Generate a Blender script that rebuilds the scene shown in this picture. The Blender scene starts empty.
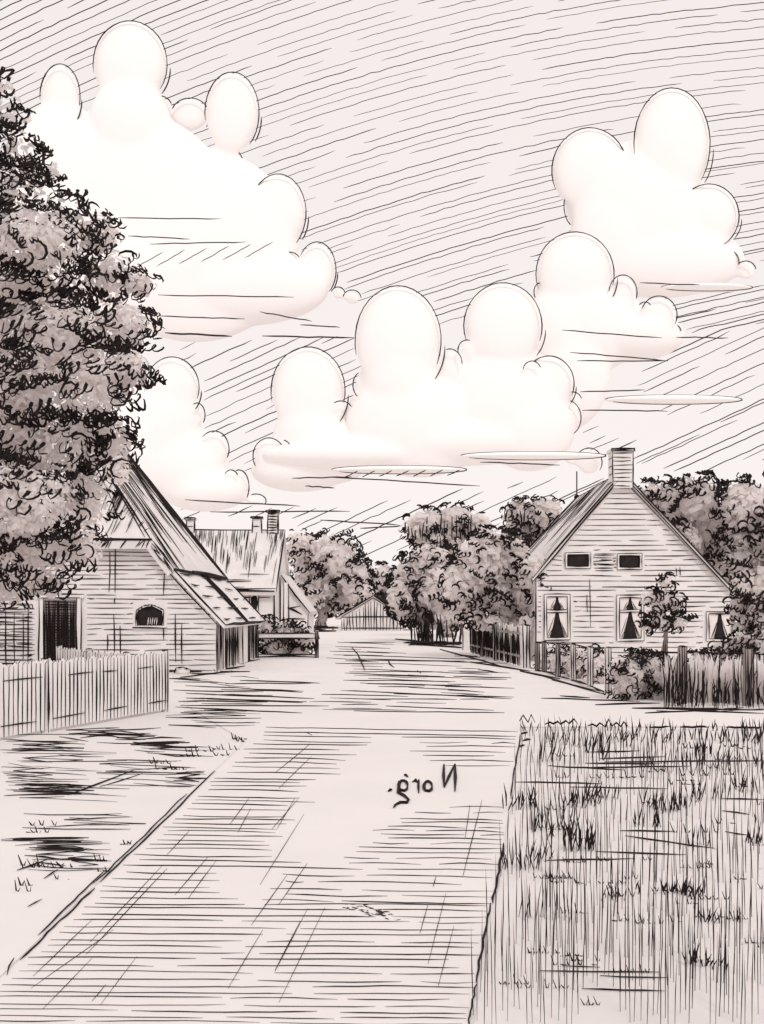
import bpy, bmesh, math, random
import numpy as np
from mathutils import Vector, noise

random.seed(11)
rnd = random.random
def uni(a, b): return a + (b - a) * rnd()

SC = bpy.context.scene
COL = SC.collection
F, HZ, CX, EYE = 1000.0, 610.0, 382.0, 1.75      # focal length in picture widths, eye level, eye height

def P(px, py, Y): return ((px - CX) / F * Y, Y, EYE + (HZ - py) / F * Y)
def GY(py): return EYE * F / (py - HZ)
def G(px, py):
    Y = GY(py); return ((px - CX) / F * Y, Y, 0.0)
def R(Y, w=1.7): return 0.5 * w * Y / F

# ------------------------------------------------------------------ materials
def mat(name, col, rough=0.9, var=0.06, scale=3.0, bump=0.0):
    m = bpy.data.materials.new(name); m.use_nodes = True
    nt = m.node_tree; b = nt.nodes['Principled BSDF']
    b.inputs['Roughness'].default_value = rough
    b.inputs['Specular IOR Level'].default_value = 0.1
    tc = nt.nodes.new('ShaderNodeTexCoord')
    nz = nt.nodes.new('ShaderNodeTexNoise'); nz.inputs['Scale'].default_value = scale
    nz.inputs['Detail'].default_value = 6; nz.inputs['Roughness'].default_value = 0.65
    rp = nt.nodes.new('ShaderNodeValToRGB')
    rp.color_ramp.elements[0].position = 0.3; rp.color_ramp.elements[1].position = 0.7
    lo = [max(0, c * (1 - var)) for c in col]; hi = [min(1, c * (1 + var)) for c in col]
    rp.color_ramp.elements[0].color = (*lo, 1); rp.color_ramp.elements[1].color = (*hi, 1)
    nt.links.new(tc.outputs['Object'], nz.inputs['Vector'])
    nt.links.new(nz.outputs['Fac'], rp.inputs['Fac'])
    nt.links.new(rp.outputs['Color'], b.inputs['Base Color'])
    if bump:
        bp = nt.nodes.new('ShaderNodeBump'); bp.inputs['Strength'].default_value = bump
        nt.links.new(nz.outputs['Fac'], bp.inputs['Height']); nt.links.new(bp.outputs['Normal'], b.inputs['Normal'])
    return m

INK = mat('ink', (0.016, 0.011, 0.011), 0.7, 0.5, 9)
FINE = mat('fine_ink', (0.035, 0.027, 0.026), 0.8, 0.5, 9)
PAPER = mat('pale_plaster', (0.82, 0.782, 0.77), 0.95, 0.035, 1.3)
WALL = mat('pale_brick', (0.80, 0.758, 0.745), 0.95, 0.05, 1.1)
ROOF = mat('pale_thatch', (0.77, 0.727, 0.714), 0.95, 0.08, 1.4)
GROUND = mat('pale_earth', (0.81, 0.768, 0.755), 0.95, 0.035, 0.5)
ROADM = mat('pale_road_sand', (0.82, 0.775, 0.76), 0.95, 0.035, 0.45)
MEADOW = mat('pale_meadow', (0.785, 0.74, 0.727), 0.95, 0.06, 0.7)
def leafy(m, f):                                  # leaves let light through
    nt = m.node_tree; b = nt.nodes['Principled BSDF']; out = nt.nodes['Material Output']
    src = b.inputs['Base Color'].links[0].from_socket
    tr = nt.nodes.new('ShaderNodeBsdfTranslucent'); mx = nt.nodes.new('ShaderNodeMixShader'); mx.inputs[0].default_value = f
    nt.links.new(src, tr.inputs['Color']); nt.links.new(b.outputs[0], mx.inputs[1]); nt.links.new(tr.outputs[0], mx.inputs[2]); nt.links.new(mx.outputs[0], out.inputs['Surface'])
    return m
WASH = leafy(mat('washed_foliage', (0.93, 0.89, 0.88), 0.95, 0.05, 0.8), .6)
WASH2 = leafy(mat('light_foliage', (0.93, 0.89, 0.88), 0.95, 0.04, 0.8), .6)
CLOUD = mat('cloud_white', (0.97, 0.935, 0.925), 1.0, 0.01, 0.01)
WOOD = mat('pale_wood', (0.76, 0.71, 0.695), 0.9, 0.08, 5)
GREYW = mat('grey_wood', (0.36, 0.315, 0.30), 0.9, 0.15, 6)
DARK = mat('dark_interior', (0.025, 0.02, 0.02), 0.8, 0.4, 5)
BARK = mat('bark', (0.30, 0.26, 0.245), 0.95, 0.3, 5)
LINEN = mat('curtain_linen', (0.82, 0.75, 0.73), 0.9, 0.03, 5)

# ------------------------------------------------------------------ mesh builder
class MB:
    def __init__(s): s.v = []; s.f = []; s.m = []; s.n = 0; s.mats = []; s.smooth = set()
    def mi(s, m):
        if m not in s.mats: s.mats.append(m)
        return s.mats.index(m)
    def add(s, V, Fc, m, smooth=False):
        k = s.mi(m); o = s.n
        s.v.append(np.asarray(V, dtype=np.float64).reshape(-1, 3)); s.n += len(s.v[-1])
        i0 = len(s.f)
        s.f.extend([tuple(i + o for i in f) for f in Fc]); s.m.extend([k] * len(Fc))
        if smooth: s.smooth.update(range(i0, len(s.f)))
    def box(s, a, b, m):
        x0, y0, z0 = a; x1, y1, z1 = b
        V = [(x0,y0,z0),(x1,y0,z0),(x1,y1,z0),(x0,y1,z0),(x0,y0,z1),(x1,y0,z1),(x1,y1,z1),(x0,y1,z1)]
        s.add(V, [(0,3,2,1),(4,5,6,7),(0,1,5,4),(1,2,6,5),(2,3,7,6),(3,0,4,7)], m)
    def slab(s, poly, off, m):                   # a polygon given thickness by an offset vector
        n = len(poly); off = np.array(off)
        V = [np.array(p, float) for p in poly] + [np.array(p, float) + off for p in poly]
        Fc = [tuple(range(n)), tuple(range(2*n-1, n-1, -1))] + [(i, i+n, (i+1) % n + n, (i+1) % n) for i in range(n)]
        s.add(V, Fc, m)
    def tube(s, pts, r, m, k=4, smooth=False, taper=True):
        pts = np.asarray(pts, float); n = len(pts)
        if n < 2: return
        r = np.full(n, r) if np.isscalar(r) else np.asarray(r, float)
        if taper: r = r.copy(); r[0] *= .45; r[-1] *= .35
        T = np.gradient(pts, axis=0); T /= (np.linalg.norm(T, axis=1)[:, None] + 1e-12)
        ref = np.array((0.13, 0.31, 0.94)) if abs(T[:, 2]).mean() < .8 else np.array((0.9, .4, .1))
        A = np.cross(T, ref); A /= (np.linalg.norm(A, axis=1)[:, None] + 1e-12); B = np.cross(T, A)
        an = np.arange(k) * 2 * math.pi / k
        V = pts[:, None, :] + r[:, None, None] * (np.cos(an)[None, :, None] * A[:, None, :] + np.sin(an)[None, :, None] * B[:, None, :])
        Fc = [(i*k+j, i*k+(j+1) % k, (i+1)*k+(j+1) % k, (i+1)*k+j) for i in range(n-1) for j in range(k)]
        Fc += [tuple(range(k))[::-1], tuple((n-1)*k+j for j in range(k))]
        s.add(V, Fc, m, smooth)
    def ink(s, a, b, r, m=None, wob=0.6, seg=None):   # a hand-wobbled stroke between two points
        a = np.array(a, float); b = np.array(b, float); L = np.linalg.norm(b - a)
        n = seg or max(3, min(14, int(L / (r * 40)) + 2))
        t = np.linspace(0, 1, n)[:, None]
        p = a + (b - a) * t + np.array([[uni(-1, 1), uni(-1, 1), uni(-1, 1)] for _ in range(n)]) * r * wob
        rr = r * np.array([uni(.75, 1.2) for _ in range(n)])
        s.tube(p, rr, m or INK)
    def build(s, name, parent=None, loc=None, sub=None):
        me = bpy.data.meshes.new(name)
        V = np.concatenate(s.v) if s.v else np.zeros((0, 3))
        o = np.array(loc if loc is not None else (0, 0, 0), float)
        root = parent
        if parent is not None:
            while root.parent: root = root.parent
            o = np.array(root.location)
        me.from_pydata((V - o).tolist(), [], s.f)
        for m in s.mats: me.materials.append(m)
        me.polygons.foreach_set('material_index', s.m)
        if s.smooth:
            me.polygons.foreach_set('use_smooth', [i in s.smooth for i in range(len(s.f))])
        me.update()
        ob = bpy.data.objects.new(name, me); COL.objects.link(ob)
        if parent is not None: ob.parent = parent
        else: ob.location = o
        return ob

def thing(name, label, cat, loc, group=None):
    o = bpy.data.objects.new(name, None); COL.objects.link(o)
    o.location = loc; o.empty_display_size = .3
    return tag(o, label, cat, group)
def tag(o, label, cat, group=None, kind=None):
    o['label'] = label; o['category'] = cat
    if group: o['group'] = group
    if kind: o['kind'] = kind
    return o
def struct(o, kind='structure'): o['kind'] = kind; return o

def inpoly(x, y, poly):
    c = False; j = len(poly) - 1
    for i in range(len(poly)):
        xi, yi = poly[i]; xj, yj = poly[j]
        if (yi > y) != (yj > y) and x < (xj - xi) * (y - yi) / (yj - yi) + xi: c = not c
        j = i
    return c
def span(poly, y):
    xs = []
    for i in range(len(poly)):
        (x0, y0), (x1, y1) = poly[i], poly[(i+1) % len(poly)]
        if (y0 > y) != (y1 > y): xs.append(x0 + (x1 - x0) * (y - y0) / (y1 - y0))
    xs.sort(); return xs

# ------------------------------------------------------------------ foliage
def squig_template(loops, pitch, rad, tr, npl):
    """a row of 2 to 5 leaf curls: open hooks of uneven height, a few of them closed"""
    x = []; y = []; w = []; u = 0.0; base = 0.0; dr = uni(-.5, .5)
    for k in range(max(2, int(round(loops)))):
        h = rad * uni(.7, 1.45); wd = pitch * uni(.75, 1.2); lean = uni(-.15, .5) * wd; tight = uni(.25, .62)
        n = npl
        for q in range(n):
            t = q / (n - 1.0); a = math.pi * (1.15 - 1.55 * t)
            x.append(u + wd * tight * (1 - math.cos(math.pi * t)) + lean * math.sin(math.pi * t) + .12 * wd * math.sin(2 * math.pi * t))
            y.append(base - h * math.sin(math.pi * t * .96) + h * .25 * t); w.append(.7 + .65 * math.sin(math.pi * t))
        x.append(x[-1] - wd * uni(.05, .3)); y.append(y[-1] + h * uni(.1, .3)); w.append(.8)
        u += wd * uni(.55, .95); base += dr * pitch * uni(.2, .8)
    x = np.array(x); y = np.array(y); x -= x.mean(); y -= y.mean(); n = len(x)
    mb = MB(); mb.tube(np.stack([x, y, np.zeros(n)], 1), tr * np.array(w) * uni(.85, 1.2), INK, k=3)
    return np.concatenate(mb.v), mb.f
def loop_template(loops, pitch, rad, tr, npl):
    """a row of leaf curls drawn as running loops"""
    n = int(loops * npl) + 1; th = np.linspace(0, loops * 2 * math.pi, n) + uni(0, 6)
    w = np.array([uni(.75, 1.25) for _ in range(n)])
    x = pitch * th / (2 * math.pi) + rad * w * np.cos(th) * .5 + .3 * rad * np.sin(th); y = rad * w * np.sin(th) + .5 * rad * np.sin(th * .3 + uni(0, 6))
    x -= x.mean(); y -= y.mean()
    mb = MB(); mb.tube(np.stack([x, y, np.zeros(n)], 1), tr * (1 + .35 * np.sin(th + 1)), INK, k=3)
    return np.concatenate(mb.v), mb.f
def c_template(rad, tr):
    n = 6; th = np.linspace(uni(-.4, .2), uni(2.8, 4.2), n)
    mb = MB(); mb.tube(np.stack([rad * np.cos(th), rad * np.sin(th), 0 * th], 1), tr * np.array([.8, 1.1, 1.3, 1.3, 1.1, .7]), INK, k=3)
    return np.concatenate(mb.v), mb.f

def frame(nv):
    nv = nv / (np.linalg.norm(nv) + 1e-9)
    a = np.cross(nv, np.array((rnd()-.5, rnd()-.5, rnd()-.5))); a /= (np.linalg.norm(a) + 1e-9)
    return np.stack([a, np.cross(nv, a), nv], 0)

def rdir():
    v = np.array([random.gauss(0, 1) for _ in range(3)]); return v / np.linalg.norm(v)

def crown(clumps, leaf, leaf_n, squig_n, sq, tr, wash=WASH, loose=.3, seed=0, dens=0.0, npl=6, cfrac=.3, nscale=1.0, upright=False):
    """clumps: (centre, radii, weight). Pale leaves fill the volume, dark curled leaf sprays lie through the outer layer."""
    random.seed(100 + seed)
    mb = MB()
    W = np.array([c[1][0] * c[1][2] for c in clumps]); W = W / W.sum()
    V = []; Fc = []
    for ci, (c, rr) in enumerate(clumps):
        c = np.array(c); rr = np.array(rr)
        for _ in range(int(leaf_n * W[ci])):
            d = rdir(); q = rnd() ** .45
            p = c + d * rr * q * (0.86 + .16 * noise.noise(Vector(d * 2.3 + c)))
            M = frame(d + np.array((0, -.5, .35)) + rdir() * .45); s = leaf * uni(.6, 1.25); o = len(V)
            for (a, b, h) in ((-1,0,0),(-.45,.5,.1),(.4,.48,.12),(1,0,0),(.4,-.48,.12),(-.45,-.5,.1)):
                V.append(p + s * (a * M[0] + b * M[1] + h * M[2]))
            Fc.append((o, o+1, o+2, o+3, o+4, o+5))
    mb.add(V, Fc, wash)
    T = [squig_template(random.choice((2, 2, 3, 4, 5)), sq * .62, sq * .5, tr, npl) for _ in range(36)]
    T += [loop_template(random.choice((1.5, 2.3, 3.2)), sq * .66, sq * .42, tr * .85, npl + 2) for _ in range(44)]
    T2 = [c_template(sq * uni(.45, .75), tr) for _ in range(8)]
    for ci, (c, rr) in enumerate(clumps):
        c = np.array(c); rr = np.array(rr); n = int(squig_n * W[ci]); made = 0; tries = 0
        while made < n and tries < n * 14:
            tries += 1
            d = rdir(); q = uni(.97, 1.12)
            p = c + d * rr * q
            nv = noise.noise(Vector(p / (rr.mean() * .75 * nscale)))
            if nv + dens + uni(-.12, .12) < 0.02: continue
            if d[1] > .35 and rnd() < .6: continue
            if any(o is not clumps[ci] and (((p - np.array(o[0])) / np.array(o[1])) ** 2).sum() < .8 for o in clumps): continue
            made += 1
            nb = d * .55 + np.array((0, -.75 if d[1] < .25 else .6, .3)) + rdir() * loose
            nb /= np.linalg.norm(nb); ua = np.cross((0, 0, 1), nb); ua /= np.linalg.norm(ua); va = np.cross(nb, ua)
            isC = rnd() < cfrac; tl = uni(-1.7, 1.0) if isC else uni(-.8, .6); M = np.stack([ua * math.cos(tl) + va * math.sin(tl), va * math.cos(tl) - ua * math.sin(tl), nb], 0)
            t = random.choice(T2 if isC else T)
            s = uni(.75, 1.25)
            mb.add(p + (t[0] * s) @ M, t[1], INK)
    return mb

def cl(items, Y, dy=0.0):
    out = []
    for it in items:
        px, py, rx, ry = it[:4]; y = Y + (it[4] if len(it) > 4 else uni(-dy, dy))
        c = P(px, py, y); a, b = rx / F * y, ry / F * y
        out.append((c, (a, (a + b) / 2 * .9, b)))
    return out

def trunk(mb, base, top, r0, r1, limbs=(), m=BARK, strokes=8):
    base = np.array(base, float); top = np.array(top, float); n = 7
    t = np.linspace(0, 1, n)
    pts = base + (top - base) * t[:, None] + np.array([[uni(-1, 1), uni(-1, 1), 0] for _ in range(n)]) * r0 * .25
    pts[0] = base; rad = r0 + (r1 - r0) * t; rad[0] *= 1.35
    mb.tube(pts, rad, m, k=9, smooth=True, taper=False)
    for k in range(strokes):
        a = 2 * math.pi * (k + rnd() * .6) / strokes
        i0 = 0; i1 = random.randint(3, n)
        q = pts[i0:i1] + np.stack([np.cos(a) * rad[i0:i1], np.sin(a) * rad[i0:i1], np.zeros(i1 - i0) + .02], 1)
        mb.tube(q, max(r0 * .09, R(abs(base[1]), 1.0)), INK)
    for L in limbs:
        L = np.array(L, float); mid = top + (L - top) * .5 + np.array((0, 0, -.08 * np.linalg.norm(L - top)))
        mb.tube([top - (top - base) * .12, mid, L], [r1 * .85, r1 * .55, r1 * .25], m, k=7, smooth=True, taper=False)

def make_tree(name, label, cat, base, clumps, trk, kw, group=None):
    t = thing(name, label, cat, base, group)
    mb = MB(); top = np.mean([c[0] for c in clumps], axis=0)
    lim = [c[0] for c in clumps][:6]
    fork = np.array(base) + (np.array((top[0], top[1], top[2])) - np.array(base)) * trk[2]
    trunk(mb, base, fork, trk[0], trk[1], lim)
    mb.build('trunk', t)
    crown(clumps, **kw).build('crown', t)
    return t

# ------------------------------------------------------------------ wall and roof patterns
def courses(mb, poly, Y, dz, excl=(), gap=.25, w=1.3, off=.012, m=None, lo=.25, hi=2.2):
    """horizontal course joints of a front wall: poly in x,z; broken like worn joints"""
    zs = [p[1] for p in poly]; z = min(zs) + dz * .6
    while z < max(zs):
        xs = span(poly, z)
        if len(xs) >= 2:
            x0, x1 = xs[0] + .03, xs[-1] - .03; x = x0 + uni(0, .15)
            while x < x1:
                L = uni(lo, hi); e = min(x + L, x1)
                segs = [(x, e)]
                for (a, b, c, d) in excl:
                    if c - .03 < z < d + .03:
                        ns = []
                        for (s0, s1) in segs:
                            if s1 < a - .04 or s0 > b + .04: ns.append((s0, s1))
                            else:
                                if s0 < a - .06: ns.append((s0, a - .05))
                                if s1 > b + .06: ns.append((b + .05, s1))
                        segs = ns
                for (s0, s1) in segs:
                    if s1 - s0 > .06:
                        mb.ink((s0, Y - off, z + uni(-.02, .02)), (s1, Y - off, z + uni(-.02, .02)), R(Y, w * uni(.7, 1.15)), m, wob=.5)
                x = e + (uni(.02, .5) if rnd() < gap else .03)
        z += dz * uni(.85, 1.15)

def plane_strokes(mb, A, B, C, D, n, w, nrm, m=None, tmin=.15, tmax=.9, heavy=(), slant=0.0, fun=None):
    """A,B upper edge; D,C lower edge; strokes run from the upper edge to the lower one"""
    A, B, C, D = (np.array(q, float) for q in (A, B, C, D)); nrm = np.array(nrm) / np.linalg.norm(nrm)
    for i in range(n):
        s = (i + uni(.1, .9)) / n
        t0 = uni(0, .5) if rnd() < .55 else 0; t1 = min(1, t0 + uni(tmin, tmax))
        if fun:
            if not fun(s): continue
        s2 = min(1, max(0, s + slant * (t1 - t0)))
        p = (A + (B - A) * s) * (1 - t0) + (D + (C - D) * s) * t0
        q = (A + (B - A) * s2) * (1 - t1) + (D + (C - D) * s2) * t1
        Y = (p[1] + q[1]) / 2
        mb.ink(p + nrm * .02, q + nrm * .02, R(Y, w * uni(.6, 1.3)), m, wob=.5)

def edge(mb, pts, w=2.0, m=None, wob=.5):
    for a, b in zip(pts[:-1], pts[1:]):
        Y = (a[1] + b[1]) / 2
        mb.ink(a, b, R(Y, w), m, wob=wob)

# ================================================================== SKY: clouds and streaks
def ellipsoid(mb, c, r, m, sub=4):
    bm = bmesh.new(); bmesh.ops.create_icosphere(bm, subdivisions=sub, radius=1)
    c = np.array(c); r = np.array(r)
    V = np.array([v.co for v in bm.verts])
    Fc = [tuple(v.index for v in f.verts) for f in bm.faces]; bm.free()
    mb.add(c + V * r, Fc, m, True)

def make_cloud(label, puffs, bodies, Yc, tails=()):
    k = Yc / F
    ctr = P(np.mean([p[0] for p in puffs]), np.mean([p[1] for p in puffs]), Yc)
    mb = MB(); body = MB()
    for (px, py, rx, ry, *rest) in puffs:
        a0, a1 = rest[0], rest[1]; dY = rest[2] if len(rest) > 2 else 0
        Y = Yc + dY; kk = Y / F
        c = P(px, py, Y)
        ellipsoid(body, c, (rx * kk, min(rx, ry) * kk * .36, ry * kk), CLOUD)
        n = 22; th = np.radians(np.linspace(a0, a1, n)); jit = 1.004 + .012 * np.array([noise.noise(Vector((t * 1.5, px, py))) for t in th])
        Yf = Y - 6; c = P(px, py, Yf); kk = Yf / F           # the rim lies on the near face of the cloud
        pts = np.stack([c[0] + rx * kk * jit * np.cos(th), np.full(n, Yf), c[2] + ry * kk * jit * np.sin(th)], 1)
        mb.tube(pts, R(Y, 1.35) * np.array([uni(.75, 1.1) for _ in range(n)]), FINE)
        if rx > 18:                                   # the second, shorter rim on the shaded flank
            th = np.radians(np.linspace(-38, 2, 7)); g = 1.09
            pts = np.stack([c[0] + rx * kk * g * np.cos(th) , np.full(7, Yf), c[2] + ry * kk * .93 * np.sin(th) - ry * kk * .12], 1)
            mb.tube(pts, R(Y, 1.35), FINE)
    for (px, py, rx, ry) in bodies:
        Y = Yc + 2
        ellipsoid(body, P(px, py, Y), (rx * Y / F, 15, ry * Y / F), CLOUD)
    tmp = body.build('cloud_body')
    md = tmp.modifiers.new('r', 'REMESH'); md.mode = 'VOXEL'; md.voxel_size = 1.3
    ms = tmp.modifiers.new('s', 'SMOOTH'); ms.iterations = 28; ms.factor = .5
    me = tmp.evaluated_get(bpy.context.evaluated_depsgraph_get()).to_mesh()
    V = np.empty(len(me.vertices) * 3); me.vertices.foreach_get('co', V)
    mb.add(V.reshape(-1, 3), [tuple(p.vertices) for p in me.polygons], CLOUD, True)
    bpy.data.objects.remove(tmp)
    ob = mb.build('cloud', loc=ctr)
    return tag(ob, label, 'cloud', 'billowing cumulus clouds')

make_cloud('tall cumulus cloud high on the left, rising beside the big tree crown',
    [(60,97,20,33,-15,185), (130,64,37,43,-35,192), (160,108,12,12,20,150,10), (190,115,19,17,0,160,12), (232,113,27,41,-50,190,-3),
     (236,178,9,27,-45,85,8), (278,213,28,39,-50,185), (244,205,10,10,40,160,4), (317,270,19,28,-50,150,3), (289,263,12,11,30,150,2), (338,294,7,7,10,160),(352,298,9,8,0,170)],
    [(125,205,105,95), (195,245,105,98), (60,200,55,100), (140,270,150,62), (240,288,90,38), (130,128,42,50)], 620)
make_cloud('tall cumulus cloud at the upper right, topmost of the two above the gable house',
    [(672,144,38,56,-40,190,-4), (590,171,38,43,-10,205), (576,205,12,22,110,245,5), (634,178,5,14,-60,70,2), (709,216,30,32,-60,150,-2), (728,262,11,12,-15,120), (746,271,10,10,10,130)],
    [(640,215,70,75), (660,260,85,38), (615,235,45,60)], 640)
make_cloud('round-headed cumulus cloud above the chimney, in front of the upper right cloud',
    [(575,274,39,42,-15,200,-4), (623,293,14,18,-20,175,-6), (659,315,18,19,-30,160,-6), (645,307,6,5,20,160,-10), (540,292,6,9,90,220), (672,331,9,7,0,120)],
    [(590,325,55,48), (630,336,55,26), (570,370,40,60), (560,330,40,50)], 600)
make_cloud('double-headed cumulus cloud in the middle of the sky above the far shed',
    [(398,341,43,55,-25,195,-4), (503,326,39,43,-20,200,-6), (467,350,9,10,70,200,-8), (450,364,12,15,0,110,-8), (532,371,9,10,20,170,-8), (549,384,25,28,-25,130,-2), (566,418,15,18,-60,75,-2), (573,402,9,10,20,100), (572,460,8,7,20,160), (589,462,13,14,-35,150), (362,385,9,13,110,240)],
    [(420,420,75,58), (500,400,65,60), (530,430,45,42), (460,440,110,26), (400,380,40,50), (350,455,90,16)], 580)
make_cloud('small cumulus cloud between the double-headed cloud and the low left one',
    [(308,391,37,44,-15,195,-4), (341,410,11,9,20,130,-8), (300,415,6,12,110,230), (269,456,16,18,0,215,-6), (282,452,10,12,-10,80,-9)],
    [(310,440,38,42), (300,470,50,22), (335,450,40,34)], 590)
make_cloud('low cumulus cloud sinking behind the barn roof on the left',
    [(172,388,27,31,-20,185,-4), (197,415,8,12,-40,120,-6), (214,449,15,18,-30,140,-6), (231,478,7,8,20,150,-4), (239,487,10,17,-40,110), (256,501,10,7,-30,120)],
    [(165,430,38,45), (185,465,45,40), (205,490,45,22), (140,440,50,60)], 585)

def cirrus(label, x0, x1, y, t, Y):
    mb = MB(); c = P((x0+x1)/2, y, Y); k = Y / F; L = (x1 - x0) / 2 * k
    ellipsoid(mb, c, (L, 6, t * k), CLOUD)
    th = np.linspace(.1, 2 * math.pi - .5, 30)
    mb.tube(np.stack([c[0] - L * np.cos(th), np.full(30, Y - 1), c[2] + t * k * np.sin(th)], 1), R(Y, 1.3), FINE)
    o = mb.build('cirrus_cloud', loc=c); return tag(o, label, 'cloud', 'flat cirrus clouds')
cirrus('flat lens-shaped cloud low in the middle, above the round tree beyond the shed', 331, 467, 470, 4, 540)
cirrus('flat lens-shaped cloud left of the chimney top of the gable house', 460, 606, 456, 4, 541)
cirrus('long thin lens-shaped cloud right of and above the chimney', 604, 742, 400, 4.5, 542)
cirrus('thin lens-shaped cloud just under the upper right cumulus', 660, 752, 288, 3.5, 543)

sk = MB()
def slope(px, py):
    if py < 330:
        a = -.50 + .40 * min(1, px / 720.0)
        return a - .0006 * max(0, py - 90) * (px / 764)
    return -.46
def trace(x0, x1, y, Y, mask, keep=.86, w=.92):
    pts = []; x = x0
    def flush():
        if len(pts) > 2:
            sk.tube([P(a, b, Y) for a, b in pts], R(Y, w * uni(.7, 1.25)), FINE)
        pts.clear()
    run = uni(90, 420)
    while x < x1:
        yy = y + noise.noise(Vector((x * .012, y, 0))) * 1.2
        if mask(x, yy) and run > 0: pts.append((x, yy))
        else:
            flush()
            if run <= 0: run = uni(70, 460); x += uni(4, 18); y += slope(x, y) * 10
        run -= 8; x += 8; y += slope(x, y) * 8
    flush()
up = [(-60,-60),(840,-60),(840,300),(764,262),(740,262),(700,240),(600,240),(540,270),(520,290),(440,330),(360,310),(320,262),(230,215),(60,165),(-60,190)]
y0 = -40
while y0 < 620:
    th = 9.5 if y0 > 100 else 11
    trace(-60, 840, y0, 800, lambda x, y: inpoly(x, y, up) and noise.noise(Vector((x * .008, y * .013, 3))) > -.62)
    y0 += th * uni(.8, 1.2)
lows = [[(640,300),(764,282),(800,285),(800,490),(645,470),(585,452),(578,396),(690,340)],
        [(165,342),(370,332),(370,430),(300,440),(240,482),(205,440),(200,390)],
        [(175,500),(330,508),(420,496),(460,487),(600,470),(612,480),(540,530),(400,565),(330,560),(280,515),(180,525)],
        [(560,364),(680,360),(764,372),(764,390),(560,392)]]
y0 = 300
while y0 < 900:
    trace(100, 800, y0, 760, lambda x, y: any(inpoly(x, y, q) for q in lows) and noise.noise(Vector((x * .012, y * .02, 7))) > -.4, w=1.05)
    y0 += 9.8 * uni(.75, 1.2)
def hz(x0, y0_, x1, y1, w=1.4, Y=530):
    n = 9; sk.tube([P(x0 + (x1-x0)*i/8, y0_ + (y1-y0_)*i/8 + uni(-.4, .4), Y) for i in range(n)], R(Y, w), FINE)
for q in [(118,218,221,219),(128,236,190,239),(150,244,246,242),(158,295,294,297),(158,316,245,319),(260,312,312,321),(165,333,232,336,2.2),(262,336,354,338,1.8),
          (300,325,340,327),(640,283,700,285),(562,330,662,338),(570,352,668,361),(577,361,668,361),(580,392,645,390),(582,410,668,411),(292,478,352,477),(305,486,335,488),
          (330,477,480,486),(185,500,300,506),(210,512,350,511),(320,520,400,525),(360,528,402,526),(480,462,560,465),(676,337,728,338)]:
    hz(*q)
for i in range(7): hz(345 + i*17, 477 - i * 0.2, 358 + i*17, 471 - i*.2, 1.2)
for i in range(6): hz(135 + i*22, 268 - i*2, 163 + i*22, 252 - i*2, 1.1)
tag(sk.build('sky_streaks'), 'thin slanting streaks of high cloud ruled across the whole sky', 'cloud streaks', kind='stuff')

# ================================================================== GROUND
def sheet(mb, poly, z, m, n=0): mb.add([(x, y, z) for x, y in poly], [tuple(range(len(poly)))], m)

gm = MB(); S = 3000
sheet(gm, [(-S,-60),(S,-60),(S,S),(-S,S)], 0, GROUND)
struct(gm.build('ground'))

LX = -1.80
road_poly = [(LX,1.0),(LX,13.2),(-2.6,15.5),(-3.55,18.2),(-3.0,27),(-2.5,37),(-2.3,60),(-3.4,86),(2.4,86),(3.1,60),(3.5,42),(4.0,30),(4.55,21),(6.9,17.7),(30,16.6),(30,15.3),(2.05,14.9),(1.86,13.4),(.79,6.75),(.38,4.3),(-.1,1.0)]
rm = MB(); sheet(rm, road_poly, .006, ROADM)

def gstroke(mb, pts, w=1.5, m=None, z=.008):
    q = [G(*p) for p in pts]; r = [R(a[1], w * uni(.8, 1.15)) for a in q]
    mb.tube([(a[0], a[1], z + rr * .6) for a, rr in zip(q, r)], np.array(r), m or INK)
def gline(mb, x0, y0, x1, y1, w=1.5, m=None, bow=0.0):
    n = max(3, int(abs(x1 - x0) / 25) + 2)
    gstroke(mb, [(x0 + (x1-x0)*i/(n-1), y0 + (y1-y0)*i/(n-1) + bow * math.sin(math.pi*i/(n-1)) + uni(-.35, .35)) for i in range(n)], w, m)

def xl(y): return CX + LX / GY(y) * F
def xr(y):
    t = [(722,524),(735,521),(790,512),(840,505),(870,499),(930,487),(1024,469)]
    for (a, b), (c, d) in zip(t[:-1], t[1:]):
        if a <= y <= c: return b + (d - b) * (y - a) / (c - a)
    return 469
blank = [[(368,736),(402,738),(420,765),(535,772),(525,802),(400,814),(378,835),(335,866),(290,866),(266,848),(288,815),(302,790),(335,766)],
         [(210,868),(288,872),(278,898),(218,896)]]
y = 728.0
while y < 1060:
    a, b = xl(y) + 4, xr(y) - 1; x = a + uni(0, 12)
    sl = .035 if y < 900 else .02
    while x < b - 12:
        L = uni(90, 300); e = min(x + L, b)
        # cut by the bare patches
        cur = None; xx = x
        while xx <= e:
            yy = y + (xx - a) * sl * .4
            jx = 34 * noise.noise(Vector((yy * .17, 3, 1))) + 16 * noise.noise(Vector((yy * .9, 1, 8))); ok = not any(inpoly(xx + jx, yy, q) for q in blank) and noise.noise(Vector((xx * .006, yy * .03, 5))) > -.62
            if ok and cur is None: cur = xx
            if (not ok or xx + 6 > e) and cur is not None:
                if xx - cur > 14: gline(rm, cur, y + (cur - a) * sl * .4, xx, y + (xx - a) * sl * .4 + uni(-1, 1), uni(.7, 1.15), bow=uni(-1.3, 1.3))
                cur = None
            xx += 6
        x = e + uni(3, 24)
    y += uni(3.0, 6.6) if y < 860 else uni(3.4, 7.6)
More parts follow.
